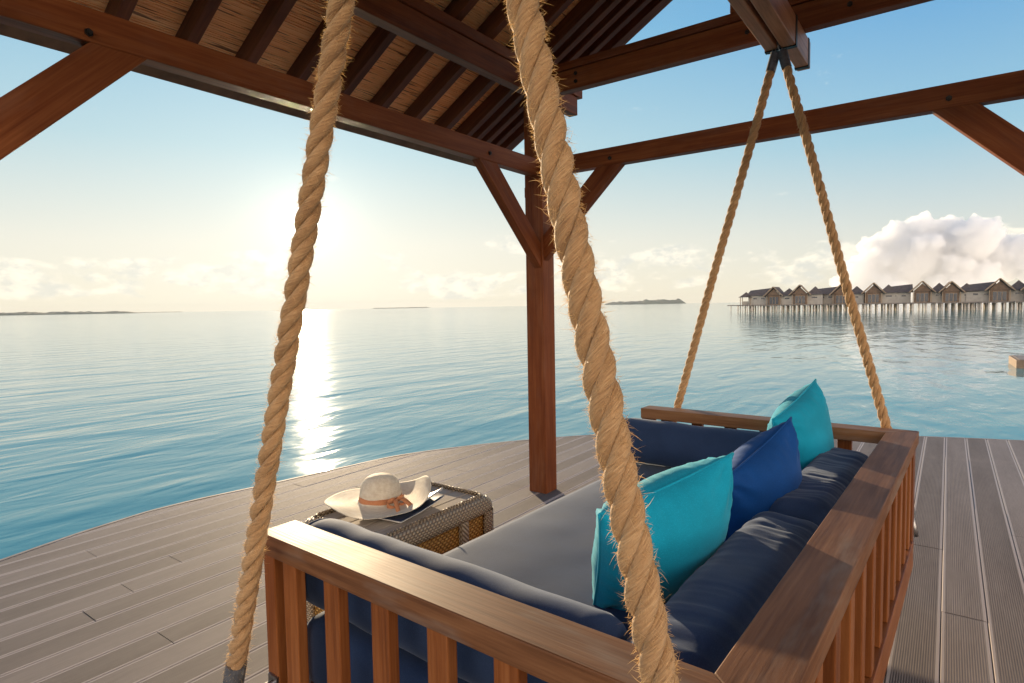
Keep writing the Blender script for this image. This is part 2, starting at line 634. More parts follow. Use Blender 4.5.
# upper plates with a flat board on top
for x0 in (PX - 0.07, X2P):
    pbox("wall_plate", (x0, -0.35, Z2B), (x0 + 0.07, 3.90, Z2T))
    pbox("plate_board", (x0 - 0.018, -0.35, Z2T + 0.002), (x0 + 0.082, 3.955, Z2P), M_POST)
for y0 in (PY, Y0P - 0.07):
    pbox("cross_beam", (PX + 0.001, y0, Z2B), (X2P - 0.001, y0 + 0.07, Z2T - 0.003))
    pbox("plate_board", (PX + 0.085, y0 - 0.012, Z2T), (X2P - 0.02, y0 + 0.082, Z2P - 0.018))
    pbox("plate_board", (-0.99, y0 - 0.006, Z2P - 0.016), (-0.55, y0 + 0.076, Z2P + 0.055))
# knee braces
BH = 0.122
ym = PY + 0.011 + BWD / 2


def knee(cx, cz, ex, ez, along, fixed):
    if along == "x":
        a, b = (cx, fixed, cz), (ex, fixed, ez)
    else:
        a, b = (fixed, cx, cz), (fixed, ex, ez)
    d = (Vector(b) - Vector(a)).normalized()
    pbeam("brace", a, Vector(b) + d * 0.062, BWD - 0.008, BH)


knee(PX - 0.07, 1.62, -1.715, Z1B + 0.016, "x", ym)
knee(X2P + 0.07, 1.60, -0.012, Z1B + 0.016, "x", ym)
xm = PX - 0.011 - BWD / 2
knee(PY + 0.07, 1.57, 2.84, Z1B + 0.016, "y", xm)
knee(Y0P - 0.07, 1.505, 0.905, Z1B + 0.016, "y", xm)
pbox("peg", (PX - PW - 0.035, PY + 0.045, 2.045), (PX - PW + 0.01, PY + 0.095, 2.115))

def bolt(p_, axis):
    bm = bmesh.new()
    d = Vector((1, 0, 0)) if axis == "x" else Vector((0, -1, 0))
    q = Vector(p_) - PO
    tube(bm, [q - d * 0.002, q + d * 0.006], 0.013, 6)
    tube(bm, [q + d * 0.004, q + d * 0.013], 0.0075, 8)
    return obj("bolt", bm, M_BLACKM, pav)


xf = PX - 0.011
for y in (0.80, 2.86):
    bolt((xf, y, 2.19 + 0.02 * (y > 2)), "x")
for x in (-1.72, -0.02):
    bolt((x, PY + 0.011, 2.205), "y")
for z in (2.72, 2.77):
    bolt((-1.95, PY, z), "y")
bolt((-0.90, PY, 2.735), "y")
bolt((-0.42, PY, 2.735), "y")

# roof: two slopes meeting at a ridge along Y
SL = 0.57
ZR0 = 3.03                    # height of the reed lining above the plate
XE, XRIDGE = -3.23, -0.86
YA, YB = -0.45, 3.97


def roof_z(x):
    return ZR0 + SL * (x - PX)


cs = math.cos(math.atan(SL))
nrm_l = Vector((-SL, 0, 1)).normalized()


def mirror_x(x):
    return 2 * XRIDGE - x


rafter_ys = [1.45 + 0.293 * k for k in range(-6, 7)] + [3.43, 3.545, 3.66, 3.775, 3.925]
for side in (0, 1):
    for i, y in enumerate(rafter_ys):
        a = Vector((XE + 0.24, y, roof_z(XE + 0.24))) - nrm_l * 0.052
        b = Vector((XRIDGE, y, roof_z(XRIDGE))) - nrm_l * 0.052
        if side:
            a.x, b.x = mirror_x(a.x), mirror_x(b.x)
        wd = 0.052 if y < 3.4 else 0.05
        if y > 3.9:
            wd = 0.09
        beam("rafter" if y < 3.9 else "bargeboard", a - PO, b - PO, wd, 0.10, M_RAFT, pav, 0.003)
pbeam("ridge_beam", (XRIDGE, YA, roof_z(XRIDGE) - 0.16), (XRIDGE, YB - 0.05, roof_z(XRIDGE) - 0.16), 0.08, 0.2)


def make_reed():
    m, t, p, o = new_mat("reed_lining")
    c = t.n("ShaderNodeTexCoord").outputs["Object"]
    a = t.noise(t.mapping(c, scale=(70, 1.1, 70)), 1.0, 4.0, 0.65)
    b = t.noise(t.mapping(c, scale=(210, 5, 210)), 1.0, 2.0, 0.6)
    d = t.noise(c, 2.2, 3.0, 0.6)
    f = t.math("ADD", t.math("MULTIPLY", a, 0.62), t.math("MULTIPLY", b, 0.38))
    col = t.ramp(f, [(0.24, (0.34, 0.14, 0.04)), (0.36, (0.78, 0.385, 0.145)), (0.55, (0.91, 0.51, 0.22)), (0.78, (0.93, 0.62, 0.32))])
    col = t.mix(t.math("MULTIPLY", t.smooth(d, 0.52, 0.72), 0.3), col, (0.50, 0.24, 0.08))
    # broken and missing reeds leave short dark streaks
    g = t.noise(t.mapping(c, scale=(95, 4.5, 95)), 1.0, 2.0, 0.5)
    col = t.mix(t.math("MULTIPLY", t.smooth(g, 0.57, 0.67), 0.85), col, (0.13, 0.05, 0.018))
    t.l(col, p.inputs["Base Color"])
    p.inputs["Roughness"].default_value = 0.55
    return m


M_REED = make_reed()
M_THATCH = simple("roof_board", (0.16, 0.085, 0.045), 0.8)
for side in (0, 1):
    bm = bmesh.new()
    s, n = 0.22, 0
    slope_len = (XRIDGE - XE) / cs
    ex = Vector((cs, 0, cs * SL))
    while s < slope_len - 0.01:
        r_ = random.uniform(0.0045, 0.0072)
        gap = random.choice((0, 0, 0, 0.001, 0.002, 0.004))
        if n % 26 == 25:
            gap += 0.012
        s += r_ + gap
        seg = random.randint(3, 5)
        pts = []
        off = random.uniform(-0.004, 0.001)
        ends = (YA + 0.02 + random.uniform(0, 0.05), YB - 0.03 - random.uniform(0, 0.02))
        for j in range(seg + 1):
            y = ends[0] + (ends[1] - ends[0]) * j / seg
            pp = Vector((XE, y, roof_z(XE))) + ex * (s + random.uniform(-0.0016, 0.0016)) + nrm_l * (r_ + 0.003 + off + random.uniform(-0.002, 0.002))
            if side:
                pp.x = mirror_x(pp.x)
            pts.append(pp - PO)
        tube(bm, pts, r_, 6, False)
        s += r_
        n += 1
    q = []  # sheet added among the reeds to brighten the dark gaps
    for (x, y) in ((XE + 0.20, YA + 0.03), (XRIDGE, YA + 0.03), (XRIDGE, YB - 0.04), (XE + 0.20, YB - 0.04)):
        pp = Vector((x, y, roof_z(x))) + nrm_l * 0.0052
        if side:
            pp.x = mirror_x(pp.x)
        q.append(bm.verts.new(pp - PO))
    bm.faces.new(q)
    obj("reed_lining", bm, M_REED, pav, smooth=True)
    # boarding over the reeds
    bm = bmesh.new()
    q = []
    for (x, y) in ((XE - 0.0, YA), (XRIDGE, YA), (XRIDGE, YB), (XE - 0.0, YB)):
        for hgt in (0.022, 0.075):
            pp = Vector((x, y, roof_z(x))) + nrm_l * hgt
            if x == XRIDGE:
                pp.x = XRIDGE
                pp.z = roof_z(XRIDGE) + hgt / nrm_l.z
            if side:
                pp.x = mirror_x(pp.x)
            q.append(bm.verts.new(pp - PO))
    for f in ((0, 2, 4, 6), (1, 7, 5, 3), (0, 1, 3, 2), (2, 3, 5, 4), (4, 5, 7, 6), (6, 7, 1, 0)):
        bm.faces.new([q[i] for i in f])
    bmesh.ops.recalc_face_normals(bm, faces=bm.faces[:])
    obj("roof_boarding", bm, M_THATCH, pav)
    # courses of wooden shingles on top; the lowest course makes the ragged eave
    bm = bmesh.new()
    s = -0.012
    while s < slope_len:
        y = YA - 0.02
        while y < YB + 0.02:
            wd = random.uniform(0.075, 0.14)
            if y + wd > YB + 0.03:
                break
            dn = random.uniform(-0.012, 0.012)
            th = random.uniform(0.012, 0.02)
            pts = []
            for (ss, hh) in ((s + dn, 0.080 + random.uniform(0, 0.003)), (s + 0.30, 0.078)):
                base = Vector((XE, 0, roof_z(XE))) + ex * ss
                for k2 in (0, th):
                    for yy in (y + 0.003, y + wd - 0.003):
                        pp = base + nrm_l * (hh + k2 + (0.022 if ss < s + 0.1 else 0))
                        pp.y = yy
                        if side:
                            pp.x = mirror_x(pp.x)
                        pts.append(bm.verts.new(pp - PO))
            for f in ((0, 1, 3, 2), (4, 6, 7, 5), (0, 4, 5, 1), (2, 3, 7, 6), (0, 2, 6, 4), (1, 5, 7, 3)):
                bm.faces.new([pts[i] for i in f])
            y += wd
        s += 0.22
    bmesh.ops.recalc_face_normals(bm, faces=bm.faces[:])
    obj("roof_shingles", bm, M_RAFT, pav)

# the double timber the swing hangs from
M_SBEAM = wood("swing_beam_lit_timber", (0.24, 0.10, 0.04), (0.42, 0.19, 0.085), (0.55, 0.28, 0.14), 0.45)  # lighter than the other timber: reflected sunlight is put into the colour
SX = -0.70
for (x0, x1, y1) in ((SX - 0.062, SX - 0.006, 3.265), (SX + 0.012, SX + 0.075, 3.60)):
    pbox("swing_beam", (x0, -0.30, 2.535), (x1, y1, 2.6745), M_SBEAM)
for (x0, x1, y0) in ((SX - 0.066, SX + 0.079, 3.215), (SX - 0.066, SX + 0.079, 0.66), (SX + 0.009, SX + 0.078, 3.535)):
    o_ = pbox("beam_strap", (x0, y0, 2.530), (x1, y0 + 0.03, 2.676), M_BLACKM, 0.001)


# ------------------------------------------------------------------ the daybed
bed = thing("swing_daybed", "slatted teak swing daybed hanging on four thick ropes above the deck", "daybed", BED_O, BED_A)
prism("top_rail", [(0, 0), (BW, 0), (BW - WB, WA), (0, WA)], ZT - HR, ZT, M_RAIL, bed)
prism("top_rail", [(0, BL), (BW, BL), (BW - WB, BL - WA), (0, BL - WA)], ZT - HR, ZT, M_RAIL, bed)
prism("top_rail", [(BW, 0.0), (BW, BL), (BW - WB, BL - WA), (BW - WB, WA)], ZT - HR, ZT, M_RAIL, bed, along=1)
ZB, HB = 0.16, 0.11
zt0 = ZT - HR - 0.0005
for (x0, y0, sx, sy) in ((0.0, 0.012, 0.05, 0.085), (0.0, BL - 0.097, 0.05, 0.085), (BW - 0.075, 0.012, 0.065, 0.085), (BW - 0.075, BL - 0.097, 0.065, 0.085)):
    box("corner_post", (x0, y0, ZB), (x0 + sx, y0 + sy, zt0), M_TEAK, bed)
for y0 in (0.008, BL - 0.063):
    box("bottom_rail", (0.051, y0, ZB), (BW - 0.076, y0 + 0.055, ZB + HB), M_TEAK, bed)
box("bottom_rail", (BW - 0.062, 0.098, ZB), (BW - 0.004, BL - 0.098, ZB + HB), M_TEAK, bed)
box("bottom_rail", (0.002, 0.098, ZB), (0.048, BL - 0.098, ZB + HB), M_TEAK, bed)
for k in range(6):
    x = 0.117 + 0.173 * k
    for y0 in (0.013, BL - 0.041):
        box("slat", (x - 0.029, y0, ZB + HB + 0.0005), (x + 0.029, y0 + 0.028, zt0), M_TEAK, bed)
for k in range(12):
    y = 0.19 + 0.1765 * k
    box("slat", (BW - 0.040, y - 0.027, ZB + HB + 0.0005), (BW - 0.012, y + 0.027, zt0), M_TEAK, bed)
for k in range(9):
    x = 0.10 + 0.125 * k
    box("base_slat", (x - 0.045, 0.064, ZB + 0.075), (x + 0.045, BL - 0.064, ZB + 0.098), M_TEAK, bed)


def bracket(x, y, parent):
    """steel plate and pin that hold a rope at a corner of the frame"""
    sgn = -1 if y < 1 else 1
    bm = bmesh.new()
    add_box(bm, (x - 0.02, min(y, y + sgn * 0.006), 0.17), (x + 0.02, max(y, y + sgn * 0.006), 0.35))
    for z in (0.19, 0.33):
        tube(bm, [(x, y + sgn * 0.005, z), (x, y + sgn * 0.075, z)], 0.009, 10)
        tube(bm, [(x, y + sgn * 0.075, z), (x, y + sgn * 0.090, z)], 0.016, 6)
    return obj("bracket", bm, M_METAL, parent, smooth=False)


for x in (0.03, BW - 0.035):
    for y in (0.0075 + 0.004, BL - 0.0115):
        bracket(x, y, bed)


# ------------------------------------------------------------------ cushions
def soft_block(name, lo, hi, m, label, rnd=0.05, puff=0.02, wr=0.006, seed=0, wr_axis=None, sub=(26, 40, 8), group=None, rings=True):
    """a padded block with rounded edges, swelling faces and shallow creases, in daybed coordinates"""
    lo, hi = Vector(lo), Vector(hi)
    c, s = (lo + hi) / 2, (hi - lo)
    bm = bmesh.new()
    nx, ny, nz = sub
    verts = {}

    def vert(i, j, k):
        key = (i, j, k)
        if key not in verts:
            u = Vector((i / nx - 0.5, j / ny - 0.5, k / nz - 0.5))
            q = Vector((u.x * s.x, u.y * s.y, u.z * s.z))
            h = s / 2
            inner = Vector((max(-h.x + rnd, min(h.x - rnd, q.x)), max(-h.y + rnd, min(h.y - rnd, q.y)), max(-h.z + rnd, min(h.z - rnd, q.z))))
            d = q - inner
            if d.length > 1e-6:
                d = d.normalized()
                q = inner + d * rnd
            else:
                d = Vector((0, 0, 1 if u.z > 0 else -1))
            fall = max(0, 1 - (2 * u.x) ** 4) * max(0, 1 - (2 * u.y) ** 4)
            q.z += math.copysign(puff, u.z) * fall * (1 if abs(u.z) > 0.3 else abs(u.z) * 2)
            q.x += math.copysign(puff * 0.5, u.x) * max(0, 1 - (2 * u.y) ** 4) * max(0, 1 - (2 * u.z) ** 2) * abs(2 * u.x)
            n1 = mnoise.noise((q + Vector((seed * 7.1, 0, 0))) * 6.0)
            w_ = 0.0
            if wr_axis == 1:
                warp = 0.05 * mnoise.noise(Vector((q.x * 7, q.y * 4, seed + 8.0)))
                amp = max(0.0, 0.35 + mnoise.noise(Vector((q.x * 3, q.y * 3.4, seed + 3.3))) * 1.3)
                w_ = (mnoise.noise(Vector((q.x * 5, (q.y + warp) * 26, seed))) + 0.8 * mnoise.noise(Vector((q.x * 8, (q.y + warp) * 58, seed)))) * amp * 2.0
            q += d * (n1 * wr * 0.9 + w_ * wr * 0.32)
            verts[key] = bm.verts.new(q)
        return verts[key]

    def quad(a, b, c_, d_):
        bm.faces.new((vert(*a), vert(*b), vert(*c_), vert(*d_)))

    for i in range(nx):
        for j in range(ny):
            quad((i, j, nz), (i + 1, j, nz), (i + 1, j + 1, nz), (i, j + 1, nz))
            quad((i, j, 0), (i, j + 1, 0), (i + 1, j + 1, 0), (i + 1, j, 0))
    for i in range(nx):
        for k in range(nz):
            quad((i, 0, k), (i + 1, 0, k), (i + 1, 0, k + 1), (i, 0, k + 1))
            quad((i, ny, k), (i, ny, k + 1), (i + 1, ny, k + 1), (i + 1, ny, k))
    for j in range(ny):
        for k in range(nz):
            quad((0, j, k), (0, j, k + 1), (0, j + 1, k + 1), (0, j + 1, k))
            quad((nx, j, k), (nx, j + 1, k), (nx, j + 1, k + 1), (nx, j, k + 1))
    bmesh.ops.recalc_face_normals(bm, faces=bm.faces[:])
    o = obj(name, bm, m, None, BED_M @ Matrix.Translation(c), smooth=True)
    return tag(o, label, "cushion", group)


soft_block("seat_mattress", (-0.005, WA + 0.004, ZB + 0.10), (0.985, BL - WA - 0.004, 0.452), M_NAVY,
           "wide flat grey-blue seat mattress filling the daybed", 0.04, 0.012, 0.0022, 1, None, (40, 80, 8))
soft_block("back_cushion", (0.895, 0.118, 0.43), (1.143, 1.178, 0.655), M_NAVY,
           "long dark navy back cushion at the near end, behind the turquoise and blue pillows", 0.088, 0.014, 0.010, 2, 1, (30, 110, 16), "back cushions on the daybed")
soft_block("back_cushion", (0.895, 1.192, 0.43), (1.143, 2.170, 0.655), M_NAVY,
           "long dark navy back cushion at the far end, under the farthest pillow", 0.088, 0.014, 0.010, 5, 1, (30, 110, 16), "back cushions on the daybed")


def bolster(name, x0, x1, y, z, rad_, label):
    bm = bmesh.new()
    pts, rr = [], []
    n = 44
    for i in range(n + 1):
        t_ = i / n
        x = x0 + (x1 - x0) * t_
        e = min(t_, 1 - t_) * (x1 - x0)
        k = 1.0
        if e < 0.05:
            k = math.sqrt(max(0.0, 1 - ((0.05 - e) / 0.05) ** 2)) * 0.45 + 0.55
            if e < 1e-6:
                k = 0.5
        pts.append((x, 0, 0))
        rr.append(rad_ * k)
    rings = tube(bm, pts, rr, 40)
    for v in bm.verts:
        d = Vector((0, v.co.y, v.co.z))
        if d.length > 1e-5:
            d.normalize()
        nn = mnoise.noise(v.co * 7 + Vector((y * 9, 0, 0)))
        v.co += d * nn * 0.006
        if v.co.z < -rad_ * 0.8:
            v.co.z = -rad_ * 0.8 - (v.co.z + rad_ * 0.8) * -0.3
    bmesh.ops.recalc_face_normals(bm, faces=bm.faces[:])
    o = obj(name, bm, M_NAVY, None, BED_M @ Matrix.Translation((0, y, z)), smooth=True)
    for xx in (x0 + 0.028,):
        bm2 = bmesh.new()
        ring = [(xx, math.cos(a) * (rad_ + 0.001) * 0.93, math.sin(a) * (rad_ + 0.001) * 0.93) for a in (2 * math.pi * k / 40 for k in range(41))]
        tube(bm2, ring, 0.0045, 6, False)
        obj("piping", bm2, M_NAVY, o, smooth=True)
    return tag(o, label, "bolster", "bolsters at the two ends of the daybed")


bolster("bolster", -0.10, 0.915, 0.222, 0.566, 0.116, "navy bolster behind the near arm rail, beside the woven table and hat")
bolster("bolster", -0.055, 0.865, BL - 0.215, 0.570, 0.118, "dark navy bolster against the far arm rail, behind the farthest turquoise pillow")


def pillow(name, c, yaw, lean, roll, size, thick, m, label, seed, group):
    """square scatter pillow: puffed in the middle, thin pinched edges, pointed corners"""
    bm = bmesh.new()
    n = 44
    grid = {}
    for sgn in (1, -1):
        for i in range(n + 1):
            for j in range(n + 1):
                if sgn == -1 and (i in (0, n) or j in (0, n)):
                    grid[(sgn, i, j)] = grid[(1, i, j)]
                    continue
                u, v = 2 * i / n - 1, 2 * j / n - 1
                edge_in = 1 - 0.055 * (1 - v * v) * abs(u) ** 3
                edge_in2 = 1 - 0.055 * (1 - u * u) * abs(v) ** 3
                x, y = u * edge_in * size / 2, v * edge_in2 * size / 2
                prof = (max(0, 1 - u ** 2) ** 0.54) * (max(0, 1 - v ** 2) ** 0.54)
                h = sgn * thick / 2 * prof
                pt = Vector((x, y, h))
                sd_ = Vector((seed * 3.7, seed, sgn))
                cr = mnoise.noise(Vector((x * 5, y * 5, 0)) + sd_) * 0.016
                # creases running in from the corners
                rr = math.hypot(abs(u) - 1, abs(v) - 1)
                ang = math.atan2(1 - abs(v) + 1e-6, 1 - abs(u) + 1e-6)
                cr += math.sin(ang * 9 + seed) * 0.016 * max(0, 1 - rr / 0.75) * min(1, rr * 4)
                # gathers along the seams
                em = min(1 - abs(u), 1 - abs(v))
                tt = v if (1 - abs(u)) < (1 - abs(v)) else u
                cr += math.sin(tt * 31 + 4 * mnoise.noise(Vector((tt * 3, seed, sgn)))) * 0.0035 * max(0, 1 - em / 0.3) * min(1, em * 12)
                pt.z += cr * min(1, prof * 3.5)
                grid[(sgn, i, j)] = bm.verts.new(pt)
    for sgn in (1, -1):
        for i in range(n):
            for j in range(n):
                q = [grid[(sgn, i, j)], grid[(sgn, i + 1, j)], grid[(sgn, i + 1, j + 1)], grid[(sgn, i, j + 1)]]
                bm.faces.new(q if sgn == 1 else q[::-1])
    # local frame: x along the bottom edge, y up the pillow, z the normal
    e1 = Vector((-math.sin(yaw), math.cos(yaw), 0))
    nn = Vector((math.cos(yaw), math.sin(yaw), 0))
    upv = Vector((0, 0, 1)) * math.cos(lean) + nn * math.sin(lean)
    ux = e1 * math.cos(roll) + upv * math.sin(roll)
    uy = -e1 * math.sin(roll) + upv * math.cos(roll)
    uz = ux.cross(uy)
    mt = Matrix((ux, uy, uz)).transposed().to_4x4()
    mt.translation = Vector(c)
    o = obj(name, bm, m, None, BED_M @ mt, smooth=True)
    bm2 = bmesh.new()
    for a, b in (((-1, -1), (1, -1)), ((1, -1), (1, 1)), ((1, 1), (-1, 1)), ((-1, 1), (-1, -1))):
        pts = []
        for k in range(25):
            s_ = k / 24
            u, v = a[0] + (b[0] - a[0]) * s_, a[1] + (b[1] - a[1]) * s_
            ei = 1 - 0.055 * (1 - v * v) * abs(u) ** 3
            ei2 = 1 - 0.055 * (1 - u * u) * abs(v) ** 3
            pts.append((u * ei * size / 2, v * ei2 * size / 2, 0))
        tube(bm2, pts, 0.0035, 6)
    obj("seam", bm2, m, o, smooth=True)
    return tag(o, label, "pillow", group)


PG = "scatter pillows leaning on the daybed back"
pillow("scatter_pillow", (0.775, 0.745, 0.652), -0.38, 0.46, 0.27, 0.435, 0.26, M_TEAL, "turquoise scatter pillow nearest the near arm rail, largest of the three", 1, PG)
pillow("scatter_pillow", (0.858, 1.38, 0.615), -0.20, 0.20, 0.36, 0.43, 0.24, M_BLUE, "royal blue scatter pillow between the two turquoise ones", 2, PG)
pillow("scatter_pillow", (0.848, 2.02, 0.68), -0.18, 0.04, 0.30, 0.43, 0.24, M_TEAL, "turquoise scatter pillow at the far end, behind the royal blue one", 3, PG)


# ------------------------------------------------------------------ ropes
def make_rope_mat():
    m, t, p, o = new_mat("sisal_rope")
    uv = t.n("ShaderNodeTexCoord").outputs["UV"]
    c = t.n("ShaderNodeTexCoord").outputs["Object"]
    f1 = t.noise(t.mapping(uv, scale=(26, 5.5, 1), rot=(0, 0, R(24))), 1.0, 4.0, 0.7)
    f2 = t.noise(t.mapping(uv, scale=(6, 26, 1), rot=(0, 0, R(-4))), 1.0, 3.0, 0.7)
    n = t.noise(c, 9.0, 3.0, 0.6)
    f = t.math("ADD", t.math("MULTIPLY", f2, 0.7), t.math("MULTIPLY", n, 0.3))
    col = t.ramp(f, [(0.30, (0.20, 0.095, 0.035)), (0.48, (0.44, 0.245, 0.105)), (0.68, (0.66, 0.43, 0.22))])
    t.l(col, p.inputs["Base Color"])
    p.inputs["Roughness"].default_value = 0.7
    p.inputs["Sheen Weight"].default_value = 0.4
    p.inputs["Sheen Tint"].default_value = (1, 0.85, 0.6, 1)
    bump(t, p, f2, 0.9, 0.006)
    return m


def make_fuzz_mat():
    m, t, p, o = new_mat("sisal_fibre")
    p.inputs["Base Color"].default_value = (0.66, 0.48, 0.27, 1)
    p.inputs["Roughness"].default_value = 0.5
    tr = t.n("ShaderNodeBsdfTranslucent")
    tr.inputs[0].default_value = (0.92, 0.74, 0.46, 1)
    mx = t.n("ShaderNodeMixShader")
    mx.inputs[0].default_value = 0.6
    t.l(p.outputs[0], mx.inputs[1])
    t.l(tr.outputs[0], mx.inputs[2])
    t.l(mx.outputs[0], o.inputs[0])
    return m


M_ROPE, M_FUZZ = make_rope_mat(), make_fuzz_mat()


def rope(label, a, b, rad_=0.0240, fuzz=700, seed=0, step=0.007, ferr_top=False):
    a, b = Vector(a), Vector(b)
    rng = random.Random(seed)
    L = (b - a).length
    t_ = (b - a).normalized()
    u = t_.orthogonal().normalized()
    v = t_.cross(u)
    n = int(L / step)
    pitch = 0.148
    rc, rs = rad_ * 0.535, rad_ * 0.485
    bm = bmesh.new()
    uvl = bm.loops.layers.uv.new("UVMap")
    NS = 12

    def sag(s):
        return Vector((mnoise.noise(Vector((s * 1.3, seed, 0))), mnoise.noise(Vector((s * 1.3, seed, 9))), 0)) * 0.006

    for k in range(3):
        rows = []
        for i in range(n + 1):
            s = L * i / n
            ph = 2 * math.pi * (s / pitch + k / 3) + 0.5 * mnoise.noise(Vector((s * 2.0, seed, k)))
            rad_c = u * math.cos(ph) + v * math.sin(ph)
            tan_c = v * math.cos(ph) - u * math.sin(ph)
            c = a + t_ * s + sag(s) + rad_c * rc
            d = (t_ * pitch + tan_c * (2 * math.pi * rc)).normalized()
            e1 = rad_c
            e2 = d.cross(e1).normalized()
            row = []
            for j in range(NS):
                th = 2 * math.pi * j / NS
                rr = rs * (1 + 0.07 * mnoise.noise(Vector((s * 34, th * 1.2, k * 5 + seed))))
                row.append(bm.verts.new(c + (e1 * math.cos(th) + e2 * math.sin(th) * 1.08) * rr))
            rows.append(row)
        for i in range(n):
            for j in range(NS):
                j2 = (j + 1) % NS
                f = bm.faces.new((rows[i][j], rows[i][j2], rows[i + 1][j2], rows[i + 1][j]))
                s0, s1 = L * i / n, L * (i + 1) / n
                for lp, (ss, tt) in zip(f.loops, ((s0, j), (s0, j + 1), (s1, j + 1), (s1, j))):
                    lp[uvl].uv = (ss * 6 + k * 3.3, tt / NS * 1.0 - ss * 5.0)
        bm.faces.new(rows[0][::-1])
        bm.faces.new(rows[-1])
    bmesh.ops.recalc_face_normals(bm, faces=bm.faces[:])
    root = thing("rope", label, "rope", b, 0.0, "twisted ropes that hold up the daybed")
    obj("strands", bm, M_ROPE, root, Matrix.Translation(-b), smooth=True)
    bm = bmesh.new()
    for _ in range(fuzz):
        s = rng.uniform(0.02, L - 0.02)
        ph = rng.uniform(0, 2 * math.pi)
        out = u * math.cos(ph) + v * math.sin(ph)
        tang = out.cross(t_)
        k = ((s / pitch * -1.0) * 2 * math.pi)
        q = a + t_ * s + sag(s) + out * rad_ * 0.90
        ln = rng.uniform(0.004, 0.012) if rng.random() < 0.90 else rng.uniform(0.012, 0.026)
        d = (out * rng.uniform(0.35, 1.2) + t_ * rng.uniform(-0.7, 1.0) + tang * rng.uniform(-0.8, 0.8)).normalized()
        bend = (out.cross(d) * rng.uniform(-0.5, 0.5) + t_ * rng.uniform(-0.7, 0.7)) * ln
        p0, p1, p2 = q, q + d * ln * 0.55 + bend * 0.12, q + d * ln + bend * 0.5
        wv = d.orthogonal().normalized() * rng.uniform(0.00010, 0.00042)
        w2 = d.cross(wv)
        ring = []
        for pp, f in ((p0, 1), (p1, 0.8)):
            ring.append([bm.verts.new(pp + (wv * math.cos(x) + w2 * math.sin(x)) * f) for x in (0, 2.094, 4.188)])
        tip = bm.verts.new(p2)
        for j in range(3):
            bm.faces.new((ring[0][j], ring[0][(j + 1) % 3], ring[1][(j + 1) % 3], ring[1][j]))
            bm.faces.new((ring[1][j], ring[1][(j + 1) % 3], tip))
    obj("frayed_fibres", bm, M_FUZZ, root, Matrix.Translation(-b))["kind"] = "stuff"
    # dark sleeves round the spliced ends
    for (p_, d_) in ((b, -t_), (a, t_)):
        bm = bmesh.new()
        tube(bm, [p_ - d_ * 0.012 - b, p_ + d_ * 0.075 - b], rad_ * 1.06, 20)
        obj("end_sleeve", bm, M_FERR, root, smooth=False)
    bm = bmesh.new()
    tube(bm, [Vector((0, 0, 0)), t_ * 0.06, t_ * 0.10], [0.012, 0.012, 0.010], 10)
    obj("end_pin", bm, M_METAL, root, smooth=True)
    return root


apex_f = Vector((-0.699, 3.215, 2.505))
apex_n = bedp(0.742, -0.060, 2.50)
rope("thick twisted rope in front of the sun, ending beside the near arm rail's open end", apex_n + Vector((-0.02, 0, 0)), bedp(-0.035, -0.066, 0.335), fuzz=8000, seed=1)
rope("thick frayed rope passing in front of the post and the turquoise pillow", apex_n + Vector((0.012, 0, 0)), bedp(1.243, -0.064, 0.335), fuzz=9000, rad_=0.0252, seed=2)
rope("thin-looking far rope that meets the far arm rail near the post", apex_f + Vector((-0.018, 0.0, 0)), bedp(0.03, BL + 0.066, 0.335), fuzz=2600, rad_=0.0218, seed=3)
rope("far rope that meets the corner of the back rail, in front of the villas", apex_f + Vector((0.018, 0.0, 0)), bedp(BW - 0.03, BL + 0.066, 0.335), fuzz=2600, rad_=0.0218, seed=4)
for nm, ap in (("far", apex_f), ("near", apex_n)):
    bm = bmesh.new()
    for k in range(2):
        pts = []
        for i in range(15):
            an = 2 * math.pi * i / 14
            o2 = Vector((math.cos(an) * 0.016, 0, math.sin(an) * 0.022)) if k == 0 else Vector((0, math.cos(an) * 0.016, math.sin(an) * 0.022))
            pts.append(Vector(ap) - PO + Vector((0, 0, 0.018 + 0.026 * k)) + o2)
        tube(bm, pts, 0.004, 6, False)
    add_box(bm, Vector(ap) - PO + Vector((-0.011, -0.02, 0.045)), Vector(ap) - PO + Vector((0.011, 0.02, 0.16)))
    obj("swing_hanger", bm, M_METAL, pav, smooth=False)


